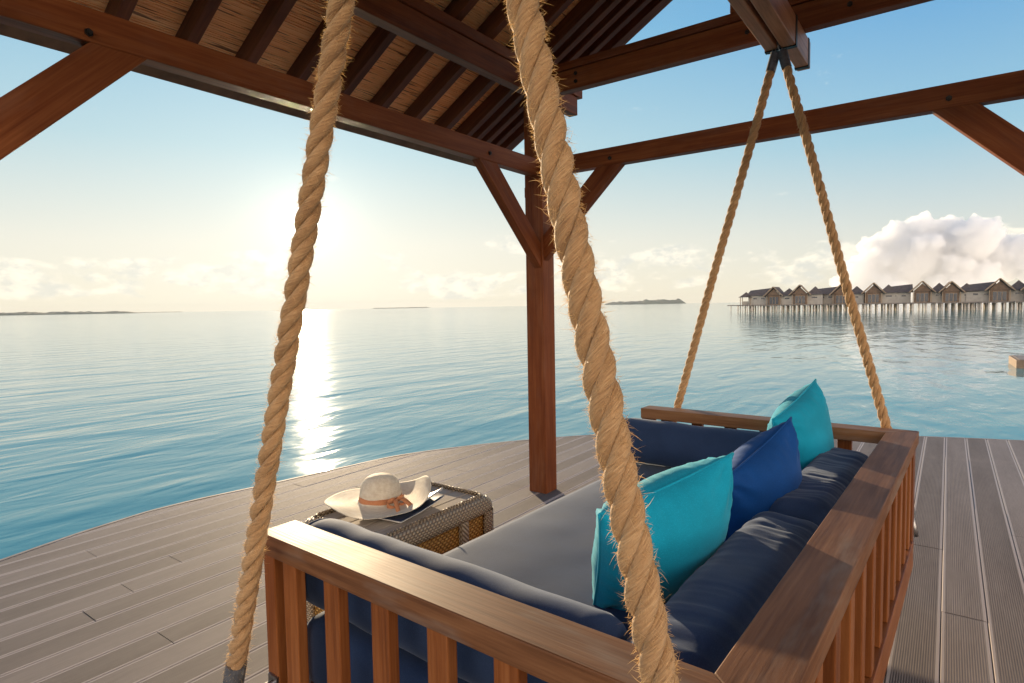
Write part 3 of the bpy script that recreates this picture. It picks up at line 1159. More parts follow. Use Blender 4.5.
# ------------------------------------------------------------------ the woven table
def make_wicker(name, ca, cb, cd, sc=1.0, thin=False):
    m, t, p, o = new_mat(name)
    c = t.n("ShaderNodeTexCoord").outputs["Object"]
    s = t.n("ShaderNodeSeparateXYZ")
    t.l(c, s.inputs[0])
    hor = t.math("ADD", s.outputs[0], s.outputs[1])
    a = t.math("SINE", t.math("MULTIPLY", hor, 2 * math.pi / (0.026 * sc)))
    row = t.math("FLOOR", t.math("DIVIDE", s.outputs[2], 0.0115 * sc))
    par = t.math("SUBTRACT", t.math("MULTIPLY", t.math("MODULO", t.math("ABSOLUTE", row), 2.0), 2.0), 1.0)
    over = t.math("MULTIPLY", a, par)
    rowp = t.math("ABSOLUTE", t.math("SINE", t.math("MULTIPLY", s.outputs[2], math.pi / (0.0115 * sc))))
    h = t.math("MULTIPLY", t.math("ADD", t.math("MULTIPLY", over, 0.5), 0.5), rowp)
    n = t.noise(c, 60.0, 3.0, 0.6)
    col = t.ramp(h, [(0.05, cd), (0.35, ca), (0.85, cb)])
    col = t.mix(t.math("MULTIPLY", n, 0.3), col, ca)
    t.l(col, p.inputs["Base Color"])
    p.inputs["Roughness"].default_value = 0.5
    bump(t, p, h, 1.0, 0.006)
    if thin:
        # an open weave: light comes through between the strands
        tr = t.n("ShaderNodeBsdfTranslucent")
        t.l(col, tr.inputs[0])
        mx = t.n("ShaderNodeMixShader")
        mx.inputs[0].default_value = 0.4
        t.l(p.outputs[0], mx.inputs[1])
        t.l(tr.outputs[0], mx.inputs[2])
        t.l(mx.outputs[0], o.inputs[0])
    return m


M_WICK = make_wicker("honey_wicker", (0.62, 0.36, 0.10), (0.86, 0.60, 0.24), (0.22, 0.10, 0.02), 1.0, True)
M_WICKD = make_wicker("grey_wicker_edge", (0.43, 0.32, 0.21), (0.66, 0.52, 0.36), (0.16, 0.11, 0.065), 0.8)
M_TSLAT = wood("table_slat", (0.28, 0.23, 0.19), (0.40, 0.34, 0.285), (0.50, 0.44, 0.38), 0.8)

TX0, TX1, TY0, TY1, TZ = -2.20, -1.68, 1.45, 2.17, 0.425
tcx, tcy = (TX0 + TX1) / 2, (TY0 + TY1) / 2
tab = thing("woven_table", "low woven side table with slatted top standing between the daybed and the sea", "table", (tcx, tcy, 0))


def rounded_rect(hx, hy, r_, n=8):
    pts = []
    for (cx, cy, a0) in ((hx - r_, hy - r_, 0), (-hx + r_, hy - r_, 90), (-hx + r_, -hy + r_, 180), (hx - r_, -hy + r_, 270)):
        for k in range(n + 1):
            a = R(a0 + 90 * k / n)
            pts.append((cx + r_ * math.cos(a), cy + r_ * math.sin(a)))
    return pts


hx, hy = (TX1 - TX0) / 2, (TY1 - TY0) / 2
# woven body, slightly flared, closed on all sides
bm = bmesh.new()
rows = []
for z, k in ((0.012, 0.0), (0.1, -0.006), (0.25, -0.010), (TZ - 0.05, -0.012)):
    rows.append([bm.verts.new((x, y, z)) for x, y in rounded_rect(hx - 0.012 + k, hy - 0.012 + k, 0.07)])
for a, b in zip(rows, rows[1:]):
    for i in range(len(a)):
        j = (i + 1) % len(a)
        bm.faces.new((a[i], a[j], b[j], b[i]))
bm.faces.new(rows[-1])
obj("woven_panel", bm, M_WICK, tab, smooth=True)
# dark woven frame: top rim with a rounded shoulder, four corner legs and a middle rib
bm = bmesh.new()
prof = [(-0.050, TZ - 0.062), (-0.002, TZ - 0.064), (0.004, TZ - 0.050), (0.003, TZ - 0.036), (-0.004, TZ - 0.021), (-0.017, TZ - 0.008), (-0.034, TZ), (-0.050, TZ - 0.001), (-0.056, TZ - 0.010)]
rows = []
for off, z in prof:
    rows.append([bm.verts.new((x, y, z)) for x, y in rounded_rect(hx + off, hy + off, max(0.02, 0.075 + off))])
for a, b in zip(rows, rows[1:] + rows[:1]):
    for i in range(len(a)):
        j = (i + 1) % len(a)
        bm.faces.new((a[i], a[j], b[j], b[i]))
bmesh.ops.recalc_face_normals(bm, faces=bm.faces[:])
obj("woven_rim", bm, M_WICKD, tab, smooth=True)
for sx in (-1, 1):
    for sy in (-1, 1):
        bm = bmesh.new()
        arc = [(sx * (hx - 0.07 + 0.076 * math.cos(R(a))), sy * (hy - 0.07 + 0.076 * math.sin(R(a)))) for a in range(-20, 111, 13)]
        inn = [(sx * (hx - 0.07 + 0.05 * math.cos(R(a))), sy * (hy - 0.07 + 0.05 * math.sin(R(a)))) for a in range(-20, 111, 13)]
        poly = arc + inn[::-1]
        lo = [bm.verts.new((x, y, 0)) for x, y in poly]
        hi = [bm.verts.new((x, y, TZ - 0.058)) for x, y in poly]
        for i in range(len(poly)):
            j = (i + 1) % len(poly)
            bm.faces.new((lo[i], lo[j], hi[j], hi[i]))
        bmesh.ops.recalc_face_normals(bm, faces=bm.faces[:])
        obj("leg", bm, M_WICKD, tab, smooth=True)
for sx in (-1, 1):
    box("rib", (sx * hx - 0.022 if sx > 0 else -hx - 0.003, 0.10, 0.0), (sx * hx + 0.003 if sx > 0 else -hx + 0.022, 0.15, TZ - 0.059), M_WICKD, tab, 0.008)
ns = 5
for k in range(ns):
    wd = (2 * hx - 0.11) / ns
    x0 = -hx + 0.055 + wd * k
    box("top_slat", (x0 + 0.003, -hy + 0.056, TZ - 0.024), (x0 + wd - 0.003, hy - 0.056, TZ - 0.006), M_TSLAT, tab, 0.002)
# braided cord along the rim
bm = bmesh.new()
path = rounded_rect(hx - 0.05, hy - 0.05, 0.03, 6)
pts = []
for i in range(len(path)):
    a, b = Vector((*path[i], 0)), Vector((*path[(i + 1) % len(path)], 0))
    m_ = max(1, int((b - a).length / 0.004))
    for j in range(m_):
        pts.append(a + (b - a) * j / m_)
for k in range(2):
    tube(bm, [q + Vector((0, 0, TZ + 0.001 + 0.006 * math.sin(i * 0.75 + k * math.pi))) + Vector((0.004 * math.cos(i * 0.75 + k * math.pi), 0.004 * math.cos(i * 0.75 + k * math.pi), 0)) for i, q in enumerate(pts)], 0.005, 6)
obj("braided_edge", bm, M_WICKD, tab, smooth=True)


# ------------------------------------------------------------------ magazine and hat on the table
def make_paper(name, c1, c2):
    m, t, p, o = new_mat(name)
    c = t.n("ShaderNodeTexCoord").outputs["Object"]
    n = t.noise(t.mapping(c, scale=(6, 9, 1)), 1.0, 2.0, 0.5)
    t.l(t.mix(t.smooth(n, 0.45, 0.55), c1, c2), p.inputs["Base Color"])
    p.inputs["Roughness"].default_value = 0.3
    return m


M_COVER = make_paper("magazine_cover", (0.75, 0.74, 0.72), (0.30, 0.36, 0.48))
M_PAGES = simple("magazine_pages", (0.74, 0.72, 0.68), 0.6)
M_DARKC = simple("dark_blue_cover", (0.02, 0.03, 0.07), 0.35)


def magazine(name, cx, cy, rot, z0, th, sx, sy, curl, mc, label):
    root = thing(name, label, "magazine", (cx, cy, z0), rot, "magazines under the hat")

    def sheet(zb, zt_, grow):
        bm = bmesh.new()
        n = 14
        rows = []
        for i in range(n + 1):
            for_j = []
            for j in range(n + 1):
                x = (i / n - 0.5) * (sx + grow)
                y = (j / n - 0.5) * (sy + grow)
                lift = curl * max(0, (x / sx + y / sy) - 0.25) ** 1.6
                for_j.append((x, y, lift))
            rows.append(for_j)
        T = [[bm.verts.new((x, y, zt_ + l)) for x, y, l in r_] for r_ in rows]
        B = [[bm.verts.new((x, y, zb + l * 0.9)) for x, y, l in r_] for r_ in rows]
        for i in range(n):
            for j in range(n):
                bm.faces.new((T[i][j], T[i + 1][j], T[i + 1][j + 1], T[i][j + 1]))
                bm.faces.new((B[i][j], B[i][j + 1], B[i + 1][j + 1], B[i + 1][j]))
        for i in range(n):
            bm.faces.new((T[i][0], B[i][0], B[i + 1][0], T[i + 1][0]))
            bm.faces.new((T[i][n], T[i + 1][n], B[i + 1][n], B[i][n]))
            bm.faces.new((T[0][i], T[0][i + 1], B[0][i + 1], B[0][i]))
            bm.faces.new((T[n][i], B[n][i], B[n][i + 1], T[n][i + 1]))
        bmesh.ops.recalc_face_normals(bm, faces=bm.faces[:])
        return bm

    obj("pages", sheet(0.0008, th - 0.0008, -0.004), M_PAGES, root, smooth=False)
    obj("cover", sheet(th - 0.0006, th, 0.0), mc, root, smooth=True)
    return root


magazine("magazine", -1.915, 1.79, R(8), TZ + 0.001, 0.007, 0.23, 0.31, 0.03, M_DARKC, "dark covered magazine lying under the pale one on the woven table")
magazine("magazine", -1.935, 1.80, R(-14), TZ + 0.0125, 0.006, 0.22, 0.30, 0.10, M_COVER, "pale magazine with a curled corner directly under the straw hat")


def make_straw():
    m, t, p, o = new_mat("hat_straw")
    uv = t.n("ShaderNodeTexCoord").outputs["UV"]
    s = t.n("ShaderNodeSeparateXYZ")
    t.l(uv, s.inputs[0])
    ring = t.math("SINE", t.math("MULTIPLY", s.outputs[0], 2 * math.pi * 55))
    rad_ = t.math("SINE", t.math("MULTIPLY", s.outputs[1], 2 * math.pi * 160))
    h = t.math("ADD", t.math("MULTIPLY", ring, 0.6), t.math("MULTIPLY", rad_, 0.4))
    n = t.noise(uv, 24.0, 3.0, 0.6)
    col = t.mix(t.smooth(n, 0.3, 0.7), (0.66, 0.57, 0.44), (0.80, 0.73, 0.60))
    t.l(col, p.inputs["Base Color"])
    p.inputs["Roughness"].default_value = 0.7
    bump(t, p, h, 0.35, 0.0015)
    tr = t.n("ShaderNodeBsdfTranslucent")
    tr.inputs[0].default_value = (0.85, 0.70, 0.46, 1)
    mx = t.n("ShaderNodeMixShader")
    mx.inputs[0].default_value = 0.18
    t.l(p.outputs[0], mx.inputs[1])
    t.l(tr.outputs[0], mx.inputs[2])
    t.l(mx.outputs[0], o.inputs[0])
    return m


M_STRAW = make_straw()
M_BAND = fabric("hat_ribbon", (0.50, 0.21, 0.10), 0.3, (1, 0.8, 0.6))
hat = thing("straw_hat", "pale wide-brimmed straw hat with an orange ribbon on the woven table", "hat", (-1.99, 1.735, TZ + 0.024), R(20))
PROF = [(0.002, 0.128), (0.030, 0.126), (0.055, 0.117), (0.072, 0.100), (0.082, 0.075), (0.087, 0.045), (0.090, 0.022), (0.095, 0.012),
        (0.112, 0.007), (0.135, 0.006), (0.160, 0.007), (0.185, 0.008), (0.208, 0.010), (0.226, 0.012)]


def hat_pt(i, an, off=0.0):
    r_, z = PROF[i]
    f = max(0.0, (r_ - 0.10) / 0.126)
    # the brim waves; it folds up on the far right side and dips towards the daybed
    wv = 0.008 * math.sin(2 * an + 0.6) + 0.006 * math.sin(3 * an + 2.0) + 0.004 * math.sin(5 * an)
    upf = math.exp(-((math.atan2(math.sin(an - R(40)), math.cos(an - R(40)))) / 0.62) ** 2)
    z2 = z + f * (wv + 0.006) + f * f * upf * 0.075
    rr = r_ * (1 - 0.10 * f * upf) * (1 + 0.05 * f * math.sin(an * 2 + 1.0))
    if f == 0:
        rr *= 1 + 0.02 * math.sin(2 * an + 1)
    return Vector((rr * math.cos(an), rr * math.sin(an) * 1.0, max(z2, -0.012) + off))


NA = 96
bm = bmesh.new()
uvl = bm.loops.layers.uv.new("UVMap")
sub_prof = len(PROF)
rows = [[bm.verts.new(hat_pt(i, 2 * math.pi * k / NA)) for k in range(NA)] for i in range(sub_prof)]
for i in range(sub_prof - 1):
    for k in range(NA):
        j = (k + 1) % NA
        f = bm.faces.new((rows[i][k], rows[i + 1][k], rows[i + 1][j], rows[i][j]))
        for lp, (a, b) in zip(f.loops, ((i, k), (i + 1, k), (i + 1, k + 1), (i, k + 1))):
            lp[uvl].uv = (a / sub_prof, b / NA)
bm.faces.new(rows[0])
bmesh.ops.recalc_face_normals(bm, faces=bm.faces[:])
crown = obj("hat_body", bm, M_STRAW, hat, smooth=True)
sm = crown.modifiers.new("sub", "SUBSURF")
sm.levels = sm.render_levels = 2
so = crown.modifiers.new("thick", "SOLIDIFY")
so.thickness = 0.0022
bm = bmesh.new()
rows = []
for z, r_ in ((0.017, 0.0925), (0.018, 0.0945), (0.028, 0.0925), (0.040, 0.0905), (0.0405, 0.0885)):
    rows.append([bm.verts.new((r_ * (1 + 0.02 * math.sin(2 * an + 1)) * math.cos(an), r_ * (1 + 0.02 * math.sin(2 * an + 1)) * math.sin(an), z + 0.0015 * math.sin(5 * an))) for an in (2 * math.pi * k / 64 for k in range(64))])
for a, b in zip(rows, rows[1:]):
    for k in range(64):
        bm.faces.new((a[k], a[(k + 1) % 64], b[(k + 1) % 64], b[k]))
obj("ribbon_band", bm, M_BAND, hat, smooth=True)


def bow_strip(pts, wd):
    bm = bmesh.new()
    rows = []
    for i, (q, wv) in enumerate(pts):
        q = Vector(q)
        wv = Vector(wv).normalized() * wd * (0.5 if i not in (0, len(pts) - 1) else 0.4)
        rows.append([bm.verts.new(q - wv), bm.verts.new(q + wv)])
    for a, b in zip(rows, rows[1:]):
        bm.faces.new((a[0], a[1], b[1], b[0]))
    return bm


ba = R(-25)
bx, by = math.cos(ba), math.sin(ba)
tx_, ty_ = -by, bx
for s in (1, -1):
    pts = []
    for k in range(12):
        a = k / 11 * math.pi * 1.75
        ro = 0.098 + 0.020 * math.sin(a) ** 2 + 0.004 * k / 11
        al = s * (0.004 + 0.040 * (1 - math.cos(a)) / 2)
        z = 0.026 + 0.018 * math.sin(a)
        pts.append(((bx * ro + tx_ * al, by * ro + ty_ * al, z), (bx * 0.25, by * 0.25, 1)))
    o = obj("ribbon_bow", bow_strip(pts, 0.024), M_BAND, hat, smooth=True)
    o.modifiers.new("thick", "SOLIDIFY").thickness = 0.001
    pts = []
    for k in range(9):
        a = k / 8
        ro = 0.100 + 0.075 * a
        al = s * (0.006 + 0.035 * a)
        pts.append(((bx * ro + tx_ * al, by * ro + ty_ * al, 0.030 + 0.012 * math.sin(a * 5) - 0.006 * a), (tx_, ty_, 0.3)))
    o = obj("ribbon_tail", bow_strip(pts, 0.022), M_BAND, hat, smooth=True)
    o.modifiers.new("thick", "SOLIDIFY").thickness = 0.001

# ------------------------------------------------------------------ villas over the water
M_VWALL = simple("villa_wall_render", (0.37, 0.345, 0.31), 0.8, 0, 0.12, 1.0)
M_VROOF = simple("villa_thatch", (0.105, 0.08, 0.07), 0.9, 0, 0.3, 2.5, 0.4)
M_VGAB = simple("villa_gable_timber", (0.155, 0.095, 0.06), 0.7, 0, 0.3, 2.0)
M_VTRIM = simple("villa_bargeboard", (0.30, 0.21, 0.135), 0.6, 0, 0.2, 2.0)
M_VGLASS = simple("villa_glass", (0.03, 0.04, 0.06), 0.12, 0, 0.3, 2.0)
M_VSTILT = simple("villa_stilt_concrete", (0.62, 0.56, 0.48), 0.8, 0, 0.15, 2.0)
M_VDECK = simple("villa_platform", (0.20, 0.17, 0.15), 0.8, 0, 0.2, 2.0)
ORD = ["first", "second", "third", "fourth", "fifth", "sixth", "seventh", "eighth", "ninth", "tenth"]


def gable_roof(bm, cx, y0, y1, half, ze, zp, curve=0.25, th=0.16):
    """a sagging two-sided thatch roof whose ridge runs along local y"""
    n = 6
    secs = []
    for y in (y0, y1):
        pr = []
        for i in range(-n, n + 1):
            u = i / n
            z = ze + (zp - ze) * ((1 - abs(u)) ** 1.25)
            pr.append((cx + u * half, z))
        secs.append(([bm.verts.new((x, y, z)) for x, z in pr], [bm.verts.new((x, y, z - th)) for x, z in pr]))
    (a, al), (b, bl) = secs
    for i in range(2 * n):
        bm.faces.new((a[i], a[i + 1], b[i + 1], b[i]))
        bm.faces.new((al[i], bl[i], bl[i + 1], al[i + 1]))
        bm.faces.new((a[i], al[i], al[i + 1], a[i + 1]))
        bm.faces.new((b[i], b[i + 1], bl[i + 1], bl[i]))
    bm.faces.new((a[0], b[0], bl[0], al[0]))
    bm.faces.new((a[-1], al[-1], bl[-1], b[-1]))


def hip_roof(bm, x0, x1, y0, y1, ze, zp, sag=True):
    c = Vector(((x0 + x1) / 2, (y0 + y1) / 2, zp))
    lev = []
    for k, f in enumerate((1.0, 0.72, 0.45, 0.2, 0.03)):
        z = ze + (zp - ze) * ((1 - f) ** 1.2)
        lev.append([bm.verts.new((c.x + (x - c.x) * f, c.y + (y - c.y) * f, z)) for x, y in ((x0, y0), (x1, y0), (x1, y1), (x0, y1))])
    for a, b in zip(lev, lev[1:]):
        for i in range(4):
            bm.faces.new((a[i], a[(i + 1) % 4], b[(i + 1) % 4], b[i]))
    bm.faces.new(lev[-1])
    bm.faces.new(lev[0][::-1])


ROW = []   # x, y, turn
VZ = 0.45


def build_villa():
    v = thing("water_villa", "villa", "villa", (0, 0, 0), 0, "thatched villas standing over the water")
    # local frame: -y faces the pavilion, x to the right in the row
    box("platform", (-4.2, -3.4, VZ - 0.28), (5.4, 4.2, VZ), M_VDECK, v, 0)
    box("wall", (-2.1, -2.2, VZ), (1.2, 3.6, VZ + 2.75), M_VGAB, v, 0)
    box("wall", (1.203, -1.4, VZ), (5.0, 3.5, VZ + 2.7), M_VWALL, v, 0)
    bm = bmesh.new()
    gable_roof(bm, -0.45, -3.2, 4.1, 2.75, VZ + 2.55, VZ + 5.35)
    rf = obj("roof", bm, M_VROOF, v)
    bm = bmesh.new()
    hip_roof(bm, 0.7, 5.5, -2.0, 4.1, VZ + 2.65, VZ + 4.9)
    obj("roof", bm, M_VROOF, v)
    # triangular timber gable with bargeboards
    bm = bmesh.new()
    q = [bm.verts.new(p_) for p_ in ((-2.4, -2.5, VZ + 2.75), (1.5, -2.5, VZ + 2.75), (-0.45, -2.5, VZ + 4.75), (-2.4, -2.38, VZ + 2.75), (1.5, -2.38, VZ + 2.75), (-0.45, -2.38, VZ + 4.75))]
    for f in ((0, 1, 2), (5, 4, 3), (0, 3, 4, 1), (1, 4, 5, 2), (2, 5, 3, 0)):
        bm.faces.new([q[i] for i in f])
    obj("gable", bm, M_VGAB, v)
    for s in (-1, 1):
        beam("bargeboard", (-0.45 + s * 0.02, -3.27, VZ + 5.32), (-0.45 + s * 2.78, -3.27, VZ + 2.52), 0.12, 0.24, M_VTRIM, v, 0)
    fr = box("window", (-1.75, -2.29, VZ + 0.1), (0.85, -2.203, VZ + 2.35), M_VTRIM, v, 0)
    for x0 in (-1.68, -0.81, 0.06):
        box("pane", (x0, -2.31, VZ + 0.16), (x0 + 0.74, -2.285, VZ + 2.28), M_VGLASS, v, 0)
    box("window", (2.4, -1.47, VZ + 1.6), (3.7, -1.403, VZ + 2.0), M_VGLASS, v, 0)
    for x in (-2.3, 1.4):
        box("porch_post", (x - 0.09, -3.0, VZ), (x + 0.09, -2.82, VZ + 2.62), M_VTRIM, v, 0)
    for x in (-3.8, -2.4, -1.0, 0.4, 1.8, 3.2, 4.9):
        for y in (-3.0, 0.4, 3.8):
            bm = bmesh.new()
            tube(bm, [(x, y, -3.2), (x, y, VZ - 0.281)], 0.19, 8)
            obj("stilt", bm, M_VSTILT, v, smooth=True)
    return v


def dup(root):
    r_ = root.copy()
    COL.objects.link(r_)
    for ch in root.children:
        c = ch.copy()
        COL.objects.link(c)
        c.parent = r_
        for g in ch.children:
            d_ = g.copy()
            COL.objects.link(d_)
            d_.parent = c
    return r_


def far(px, depth):
    """ground point in a far column of the view at a given depth along the viewing direction"""
    d = fwd + right * ((px - 512) / 599.07)
    return Vector((d.x * depth, d.y * depth, 0))


def azi(px):
    """bearing (radians, anticlockwise from +X) of a far column of the view"""
    d = fwd + right * ((px - 512) / 599.07)
    return math.atan2(d.y, d.x)


VILLA_AZ = [(777, 163, 0.0), (802, 160, 1), (843, 156, 2), (874, 152, 3), (923, 146, 4), (951, 142.5, 5), (1000, 137, 6), (1034, 133, 7)]
NAMES = ["pale-walled thatched villa at the far left end of the row, beside the small open hut",
         "second thatched villa from the open hut, with a long roof to its right",
         "thatched villa just behind the far rope",
         "fourth thatched villa from the open hut, right of the far rope",
         "fifth thatched villa from the open hut, under the tall cloud",
         "sixth thatched villa from the open hut, under the cloud's right half",
         "seventh thatched villa from the open hut, close to the right edge",
         "thatched villa cut off by the right edge of the view"]
proto = build_villa()
P0, P1 = far(777, 163), far(1000, 137)
row_rot = math.atan2((P1 - P0).y, (P1 - P0).x)
for i, (px, dist, k) in enumerate(VILLA_AZ):
    v = proto if i == 0 else dup(proto)
    v.location = far(px, dist)
    v.rotation_euler = (0, 0, row_rot + R((-4, 3, -2, 5, 0, 3, -3, 2)[i]))
    s = (0.90, 0.96, 0.92, 0.95, 0.96, 0.91, 0.97, 0.95)[i]
    v.scale = (s, s, s)
    v["label"] = NAMES[i]
# lower linking houses with long sloping roofs between the gabled ones
link_px = [(759, 167), (826, 160), (897, 150), (978, 140)]
LN = ["low grey-roofed villa between the open hut and the first gabled villa", "low pale house with a long sloping roof left of the far rope",
      "low pale house with a long sloping roof under the left half of the cloud", "low pale house with a raised ridge near the right end of the row"]


def build_house():
    v = thing("water_house", "house", "house", (0, 0, 0), 0, "low houses between the gabled villas")
    box("platform", (-3.2, -2.6, VZ - 0.28), (3.2, 3.4, VZ), M_VDECK, v, 0)
    box("wall", (-2.6, -1.7, VZ), (2.6, 3.0, VZ + 2.6), M_VWALL, v, 0)
    box("window", (-1.3, -1.76, VZ + 1.5), (-0.4, -1.703, VZ + 1.9), M_VGLASS, v, 0)
    box("window", (0.7, -1.76, VZ + 1.5), (1.6, -1.703, VZ + 1.9), M_VGLASS, v, 0)
    bm = bmesh.new()
    q = [bm.verts.new(p_) for p_ in ((-3.1, -2.2, VZ + 2.5), (3.1, -2.2, VZ + 2.5), (3.0, 0.8, VZ + 4.55), (-2.4, 0.8, VZ + 4.0), (3.1, 3.6, VZ + 2.5), (-3.1, 3.6, VZ + 2.5))]
    for f in ((0, 1, 2, 3), (3, 2, 4, 5), (0, 3, 5), (1, 4, 2), (0, 5, 4, 1)):
        bm.faces.new([q[i] for i in f])
    bmesh.ops.recalc_face_normals(bm, faces=bm.faces[:])
    obj("roof", bm, M_VROOF, v)
    for x in (-2.8, -1.4, 0.0, 1.4, 2.8):
        for y in (-2.2, 3.0):
            bm = bmesh.new()
            tube(bm, [(x, y, -3.2), (x, y, VZ - 0.281)], 0.19, 8)
            obj("stilt", bm, M_VSTILT, v, smooth=True)
    return v


hproto = build_house()
for i, (px, dist) in enumerate(link_px):
    v = hproto if i == 0 else dup(hproto)
    v.location = far(px, dist)
    v.rotation_euler = (0, 0, row_rot + R((3, -3, 2, 0)[i]))
    v["label"] = LN[i]
# open hut at the end of the row
hut = thing("open_hut", "small open-sided hut on posts at the left end of the villa row", "hut", far(746, 168), row_rot)
box("platform", (-2.2, -1.8, VZ - 0.28), (1.9, 1.8, VZ), M_VDECK, hut, 0)
for x in (-1.3, 1.3):
    for y in (-1.2, 1.2):
        box("post", (x - 0.08, y - 0.08, VZ), (x + 0.08, y + 0.08, VZ + 2.2), M_VTRIM, hut, 0)
box("counter", (-1.0, -0.4, VZ), (0.9, 0.9, VZ + 1.0), M_VWALL, hut, 0)
bm = bmesh.new()
hip_roof(bm, -1.8, 1.8, -1.7, 1.7, VZ + 2.1, VZ + 3.6)
obj("roof", bm, M_VROOF, hut)
for x in (-1.9, -0.6, 0.6, 1.7):
    for y in (-1.5, 1.5):
        bm = bmesh.new()
        tube(bm, [(x, y, -3.2), (x, y, VZ - 0.281)], 0.14, 8)
        obj("stilt", bm, M_VSTILT, hut, smooth=True)
# walkway behind the row
mid = (P0 + P1) / 2
wd_ = (P1 - P0).normalized()
back = Vector((-wd_.y, wd_.x, 0))
if back.dot(Vector((mid.x, mid.y, 0))) < 0:
    back = -back
jet = thing("jetty", "long low boardwalk on stilts running behind the row of villas", "jetty", mid + back * 6.0, row_rot)
box("boardwalk", (-38, -1.0, VZ - 0.25), (38, 1.0, VZ - 0.02), M_VDECK, jet, 0)
for k in range(38):
    bm = bmesh.new()
    tube(bm, [(-37 + 2 * k, -0.7, -3.2), (-37 + 2 * k, -0.7, VZ - 0.251)], 0.13, 8)
    obj("stilt", bm, M_VSTILT, jet, smooth=True)

# ------------------------------------------------------------------ floating dock at the right edge
M_DOCK = simple("dock_paint", (0.85, 0.66, 0.32), 0.6, 0, 0.15, 3.0)
M_DOCKD = simple("dock_end_timber", (0.22, 0.15, 0.10), 0.7, 0, 0.2, 5.0)
dq = far(1013, 24.6)
dock = thing("floating_dock", "pale yellow floating dock with a dark end frame at the right edge", "dock",
             (dq.x, dq.y, WATER_Z), R(2))
box("float_side", (0.25, -1.2, -0.15), (6.0, 1.2, 0.30), M_DOCK, dock, 0.02)
box("end_frame", (0.0, -1.22, -0.15), (0.249, 1.22, 0.32), M_DOCKD, dock, 0.01)
box("dock_deck", (0.1, -1.15, 0.3215), (6.0, 1.15, 0.345), M_VDECK, dock, 0.005)

# ------------------------------------------------------------------ the tall cloud behind the villas
def make_cloud_mat():
    m, t, p, o = new_mat("cloud_vapour")
    t.t.nodes.remove(p)
    v = t.n("ShaderNodeVolumePrincipled")
    v.inputs["Color"].default_value = (0.925, 0.935, 0.95, 1)
    v.inputs["Density"].default_value = 0.017
    v.inputs["Anisotropy"].default_value = 0.05
    t.l(v.outputs[0], o.inputs["Volume"])
    return m


def build_cloud(name, label, dist, px0, lobes, seed):
    """lobes: (bearing column, height column, radius) in tens of metres at this distance"""
    rng = random.Random(seed)
    a = azi(px0)
    k = dist / 599.07
    ctr = Vector((dist * math.cos(a), dist * math.sin(a), 0))
    side = Vector((math.sin(a), -math.cos(a), 0))
    deep = Vector((math.cos(a), math.sin(a), 0))
    tmpl = []
    for sub_ in (2, 1):
        b_ = bmesh.new()
        bmesh.ops.create_icosphere(b_, subdivisions=sub_, radius=1.0)
        b_.verts.index_update()
        tmpl.append(([v.co.copy() for v in b_.verts], [[v.index for v in f.verts] for f in b_.faces]))
        b_.free()
    V, F = [], []

    def ball(c, r_, t_=1):
        n = len(V)
        V.extend([c + v * r_ for v in tmpl[t_][0]])
        F.extend([[i + n for i in f] for f in tmpl[t_][1]])

    def rnd_dir():
        while True:
            v = Vector((rng.uniform(-1, 1), rng.uniform(-1, 1), rng.uniform(-1, 1)))
            if 0.1 < v.length < 1:
                return v.normalized()

    for (dx, hz_, r_) in lobes:
        c = side * (dx * k) + deep * rng.uniform(-0.6, 0.6) * r_ * k + Vector((0, 0, hz_ * k * 0.80))
        r_ *= k * 0.76
        ball(c, r_, 0)
        for _ in range(34):
            d = rnd_dir()
            if d.z < -0.3:
                continue
            r2 = r_ * rng.uniform(0.18, 0.38)
            c2 = c + d * r_ * rng.uniform(0.84, 1.02)
            ball(c2, r2, 0)
            for _ in range(9):
                d2 = (rnd_dir() + d * 0.7).normalized()
                r3 = r2 * rng.uniform(0.25, 0.5)
                c3 = c2 + d2 * r2 * 0.92
                ball(c3, r3)
                for _ in range(3):
                    d3 = (rnd_dir() + d2 * 0.8).normalized()
                    ball(c3 + d3 * r3 * 0.9, r3 * rng.uniform(0.35, 0.5))
    me = bpy.data.meshes.new(name)
    me.from_pydata(V, [], F)
    o = bpy.data.objects.new(name, me)
    me.materials.append(M_CLOUD)
    link(o)
    o.location = ctr
    rm = o.modifiers.new("merge", "REMESH")
    rm.mode = "VOXEL"
    rm.voxel_size = 9.0
    rm.use_smooth_shade = True
    tag(o, label, "cloud")
    return o


M_CLOUD = make_cloud_mat()
build_cloud("cumulus_cloud", "tall billowing cumulus cloud, sunlit on its left edge, above the villas", 6000, 925,
            [(-8, 44, 34), (-30, 40, 26), (-48, 28, 19), (12, 46, 32), (-4, 72, 15), (-12, 60, 20), (12, 66, 15), (30, 56, 22), (48, 36, 24),
             (60, 48, 14), (78, 44, 18), (88, 56, 9), (98, 40, 24), (120, 44, 26), (150, 40, 30), (186, 34, 30), (76, 22, 24), (112, 16, 26), (20, 14, 30), (-26, 12, 26), (-58, 14, 14)], 11)

# ------------------------------------------------------------------ islands on the horizon
M_ISLE = simple("island_trees", (0.055, 0.07, 0.035), 0.9, 0, 0.4, 0.05)
M_SAND = simple("island_sand", (0.55, 0.48, 0.36), 0.9)


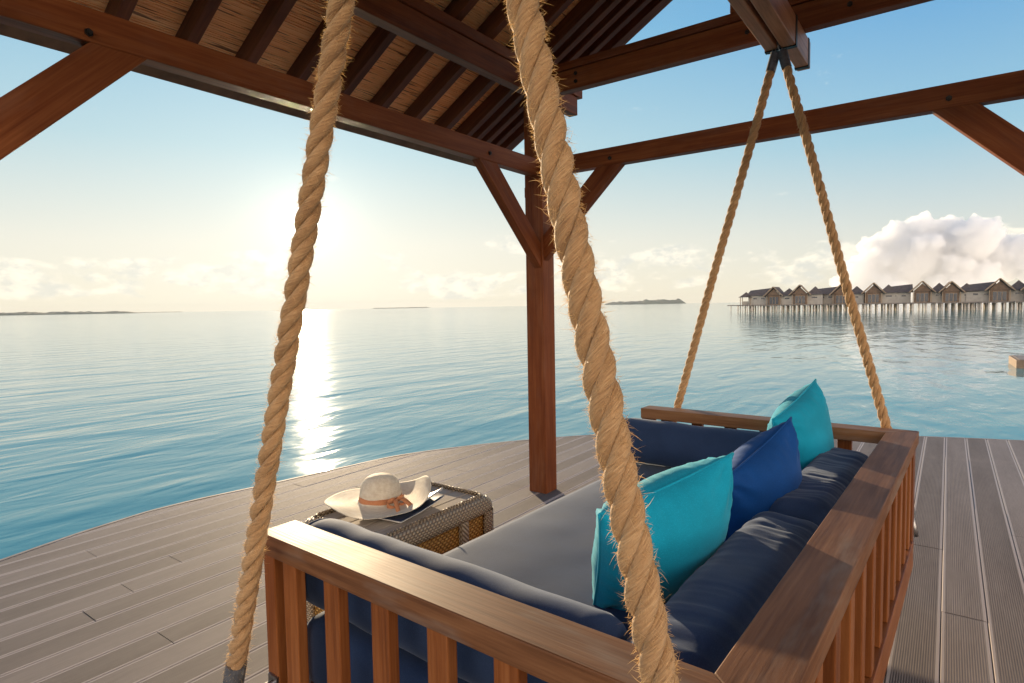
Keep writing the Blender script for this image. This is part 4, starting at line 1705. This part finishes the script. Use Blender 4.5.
def island(name, px0, px1, dist, hmax, depth, seed, prof):
    """a low wooded island: a sand base and a bumpy canopy with real depth"""
    a0, a1 = azi(px0), azi(px1)
    A = Vector((dist * math.cos(a0), dist * math.sin(a0), 0))
    B = Vector((dist * math.cos(a1), dist * math.sin(a1), 0))
    d = (B - A)
    L = d.length
    d.normalize()
    n_ = Vector((-d.y, d.x, 0))
    if n_.dot(A) < 0:
        n_ = -n_
    nx, ny = 160, 10
    bm = bmesh.new()
    rows = []
    for i in range(nx + 1):
        u = i / nx
        row = []
        for j in range(ny + 1):
            v = j / ny
            edge = min(1, (math.sin(math.pi * v)) ** 0.5 * 1.0) * min(1, (min(u, 1 - u) * 14) ** 0.6)
            z = hmax * prof(u) * edge
            q = A + d * (L * u) + n_ * (depth * v)
            z *= 0.82 + 0.36 * mnoise.noise(Vector((u * L * 0.02, v * 6, seed))) + 0.22 * mnoise.noise(Vector((u * L * 0.07, v * 14, seed + 4)))
            row.append(bm.verts.new((q.x, q.y, WATER_Z - 0.5 + max(0, z))))
        rows.append(row)
    for i in range(nx):
        for j in range(ny):
            bm.faces.new((rows[i][j], rows[i + 1][j], rows[i + 1][j + 1], rows[i][j + 1]))
    bmesh.ops.recalc_face_normals(bm, faces=bm.faces[:])
    o = obj(name, bm, M_ISLE)
    o["kind"] = "structure"
    return o


island("island", -160, 146, 2600, 14, 200, 1, lambda u: 1.0 - 0.35 * u)
island("island", 135, 186, 4200, 5.5, 200, 2, lambda u: 0.8)
island("island", 603, 687, 3000, 23, 260, 3, lambda u: 0.55 + 0.45 * min(1, u * 1.6) + 0.25 * math.exp(-((u - 0.53) / 0.03) ** 2))
island("island", 372, 432, 4200, 9, 200, 4, lambda u: 0.8)

# ------------------------------------------------------------------ sea haze between us and the islands
m = bpy.data.materials.new("haze_air")
m.use_nodes = True
t = NT(m.node_tree)
out = t.n("ShaderNodeOutputMaterial")
vol = t.n("ShaderNodeVolumePrincipled")
vol.inputs["Color"].default_value = (0.66, 0.67, 0.68, 1)
vol.inputs["Density"].default_value = 0.00010
vol.inputs["Anisotropy"].default_value = 0.0
t.l(vol.outputs[0], out.inputs["Volume"])
bm = bmesh.new()
add_box(bm, (-4700, -4700, -4.5), (4700, 4700, 45))
hz_o = obj("haze", bm, m)
hz_o["kind"] = "stuff"
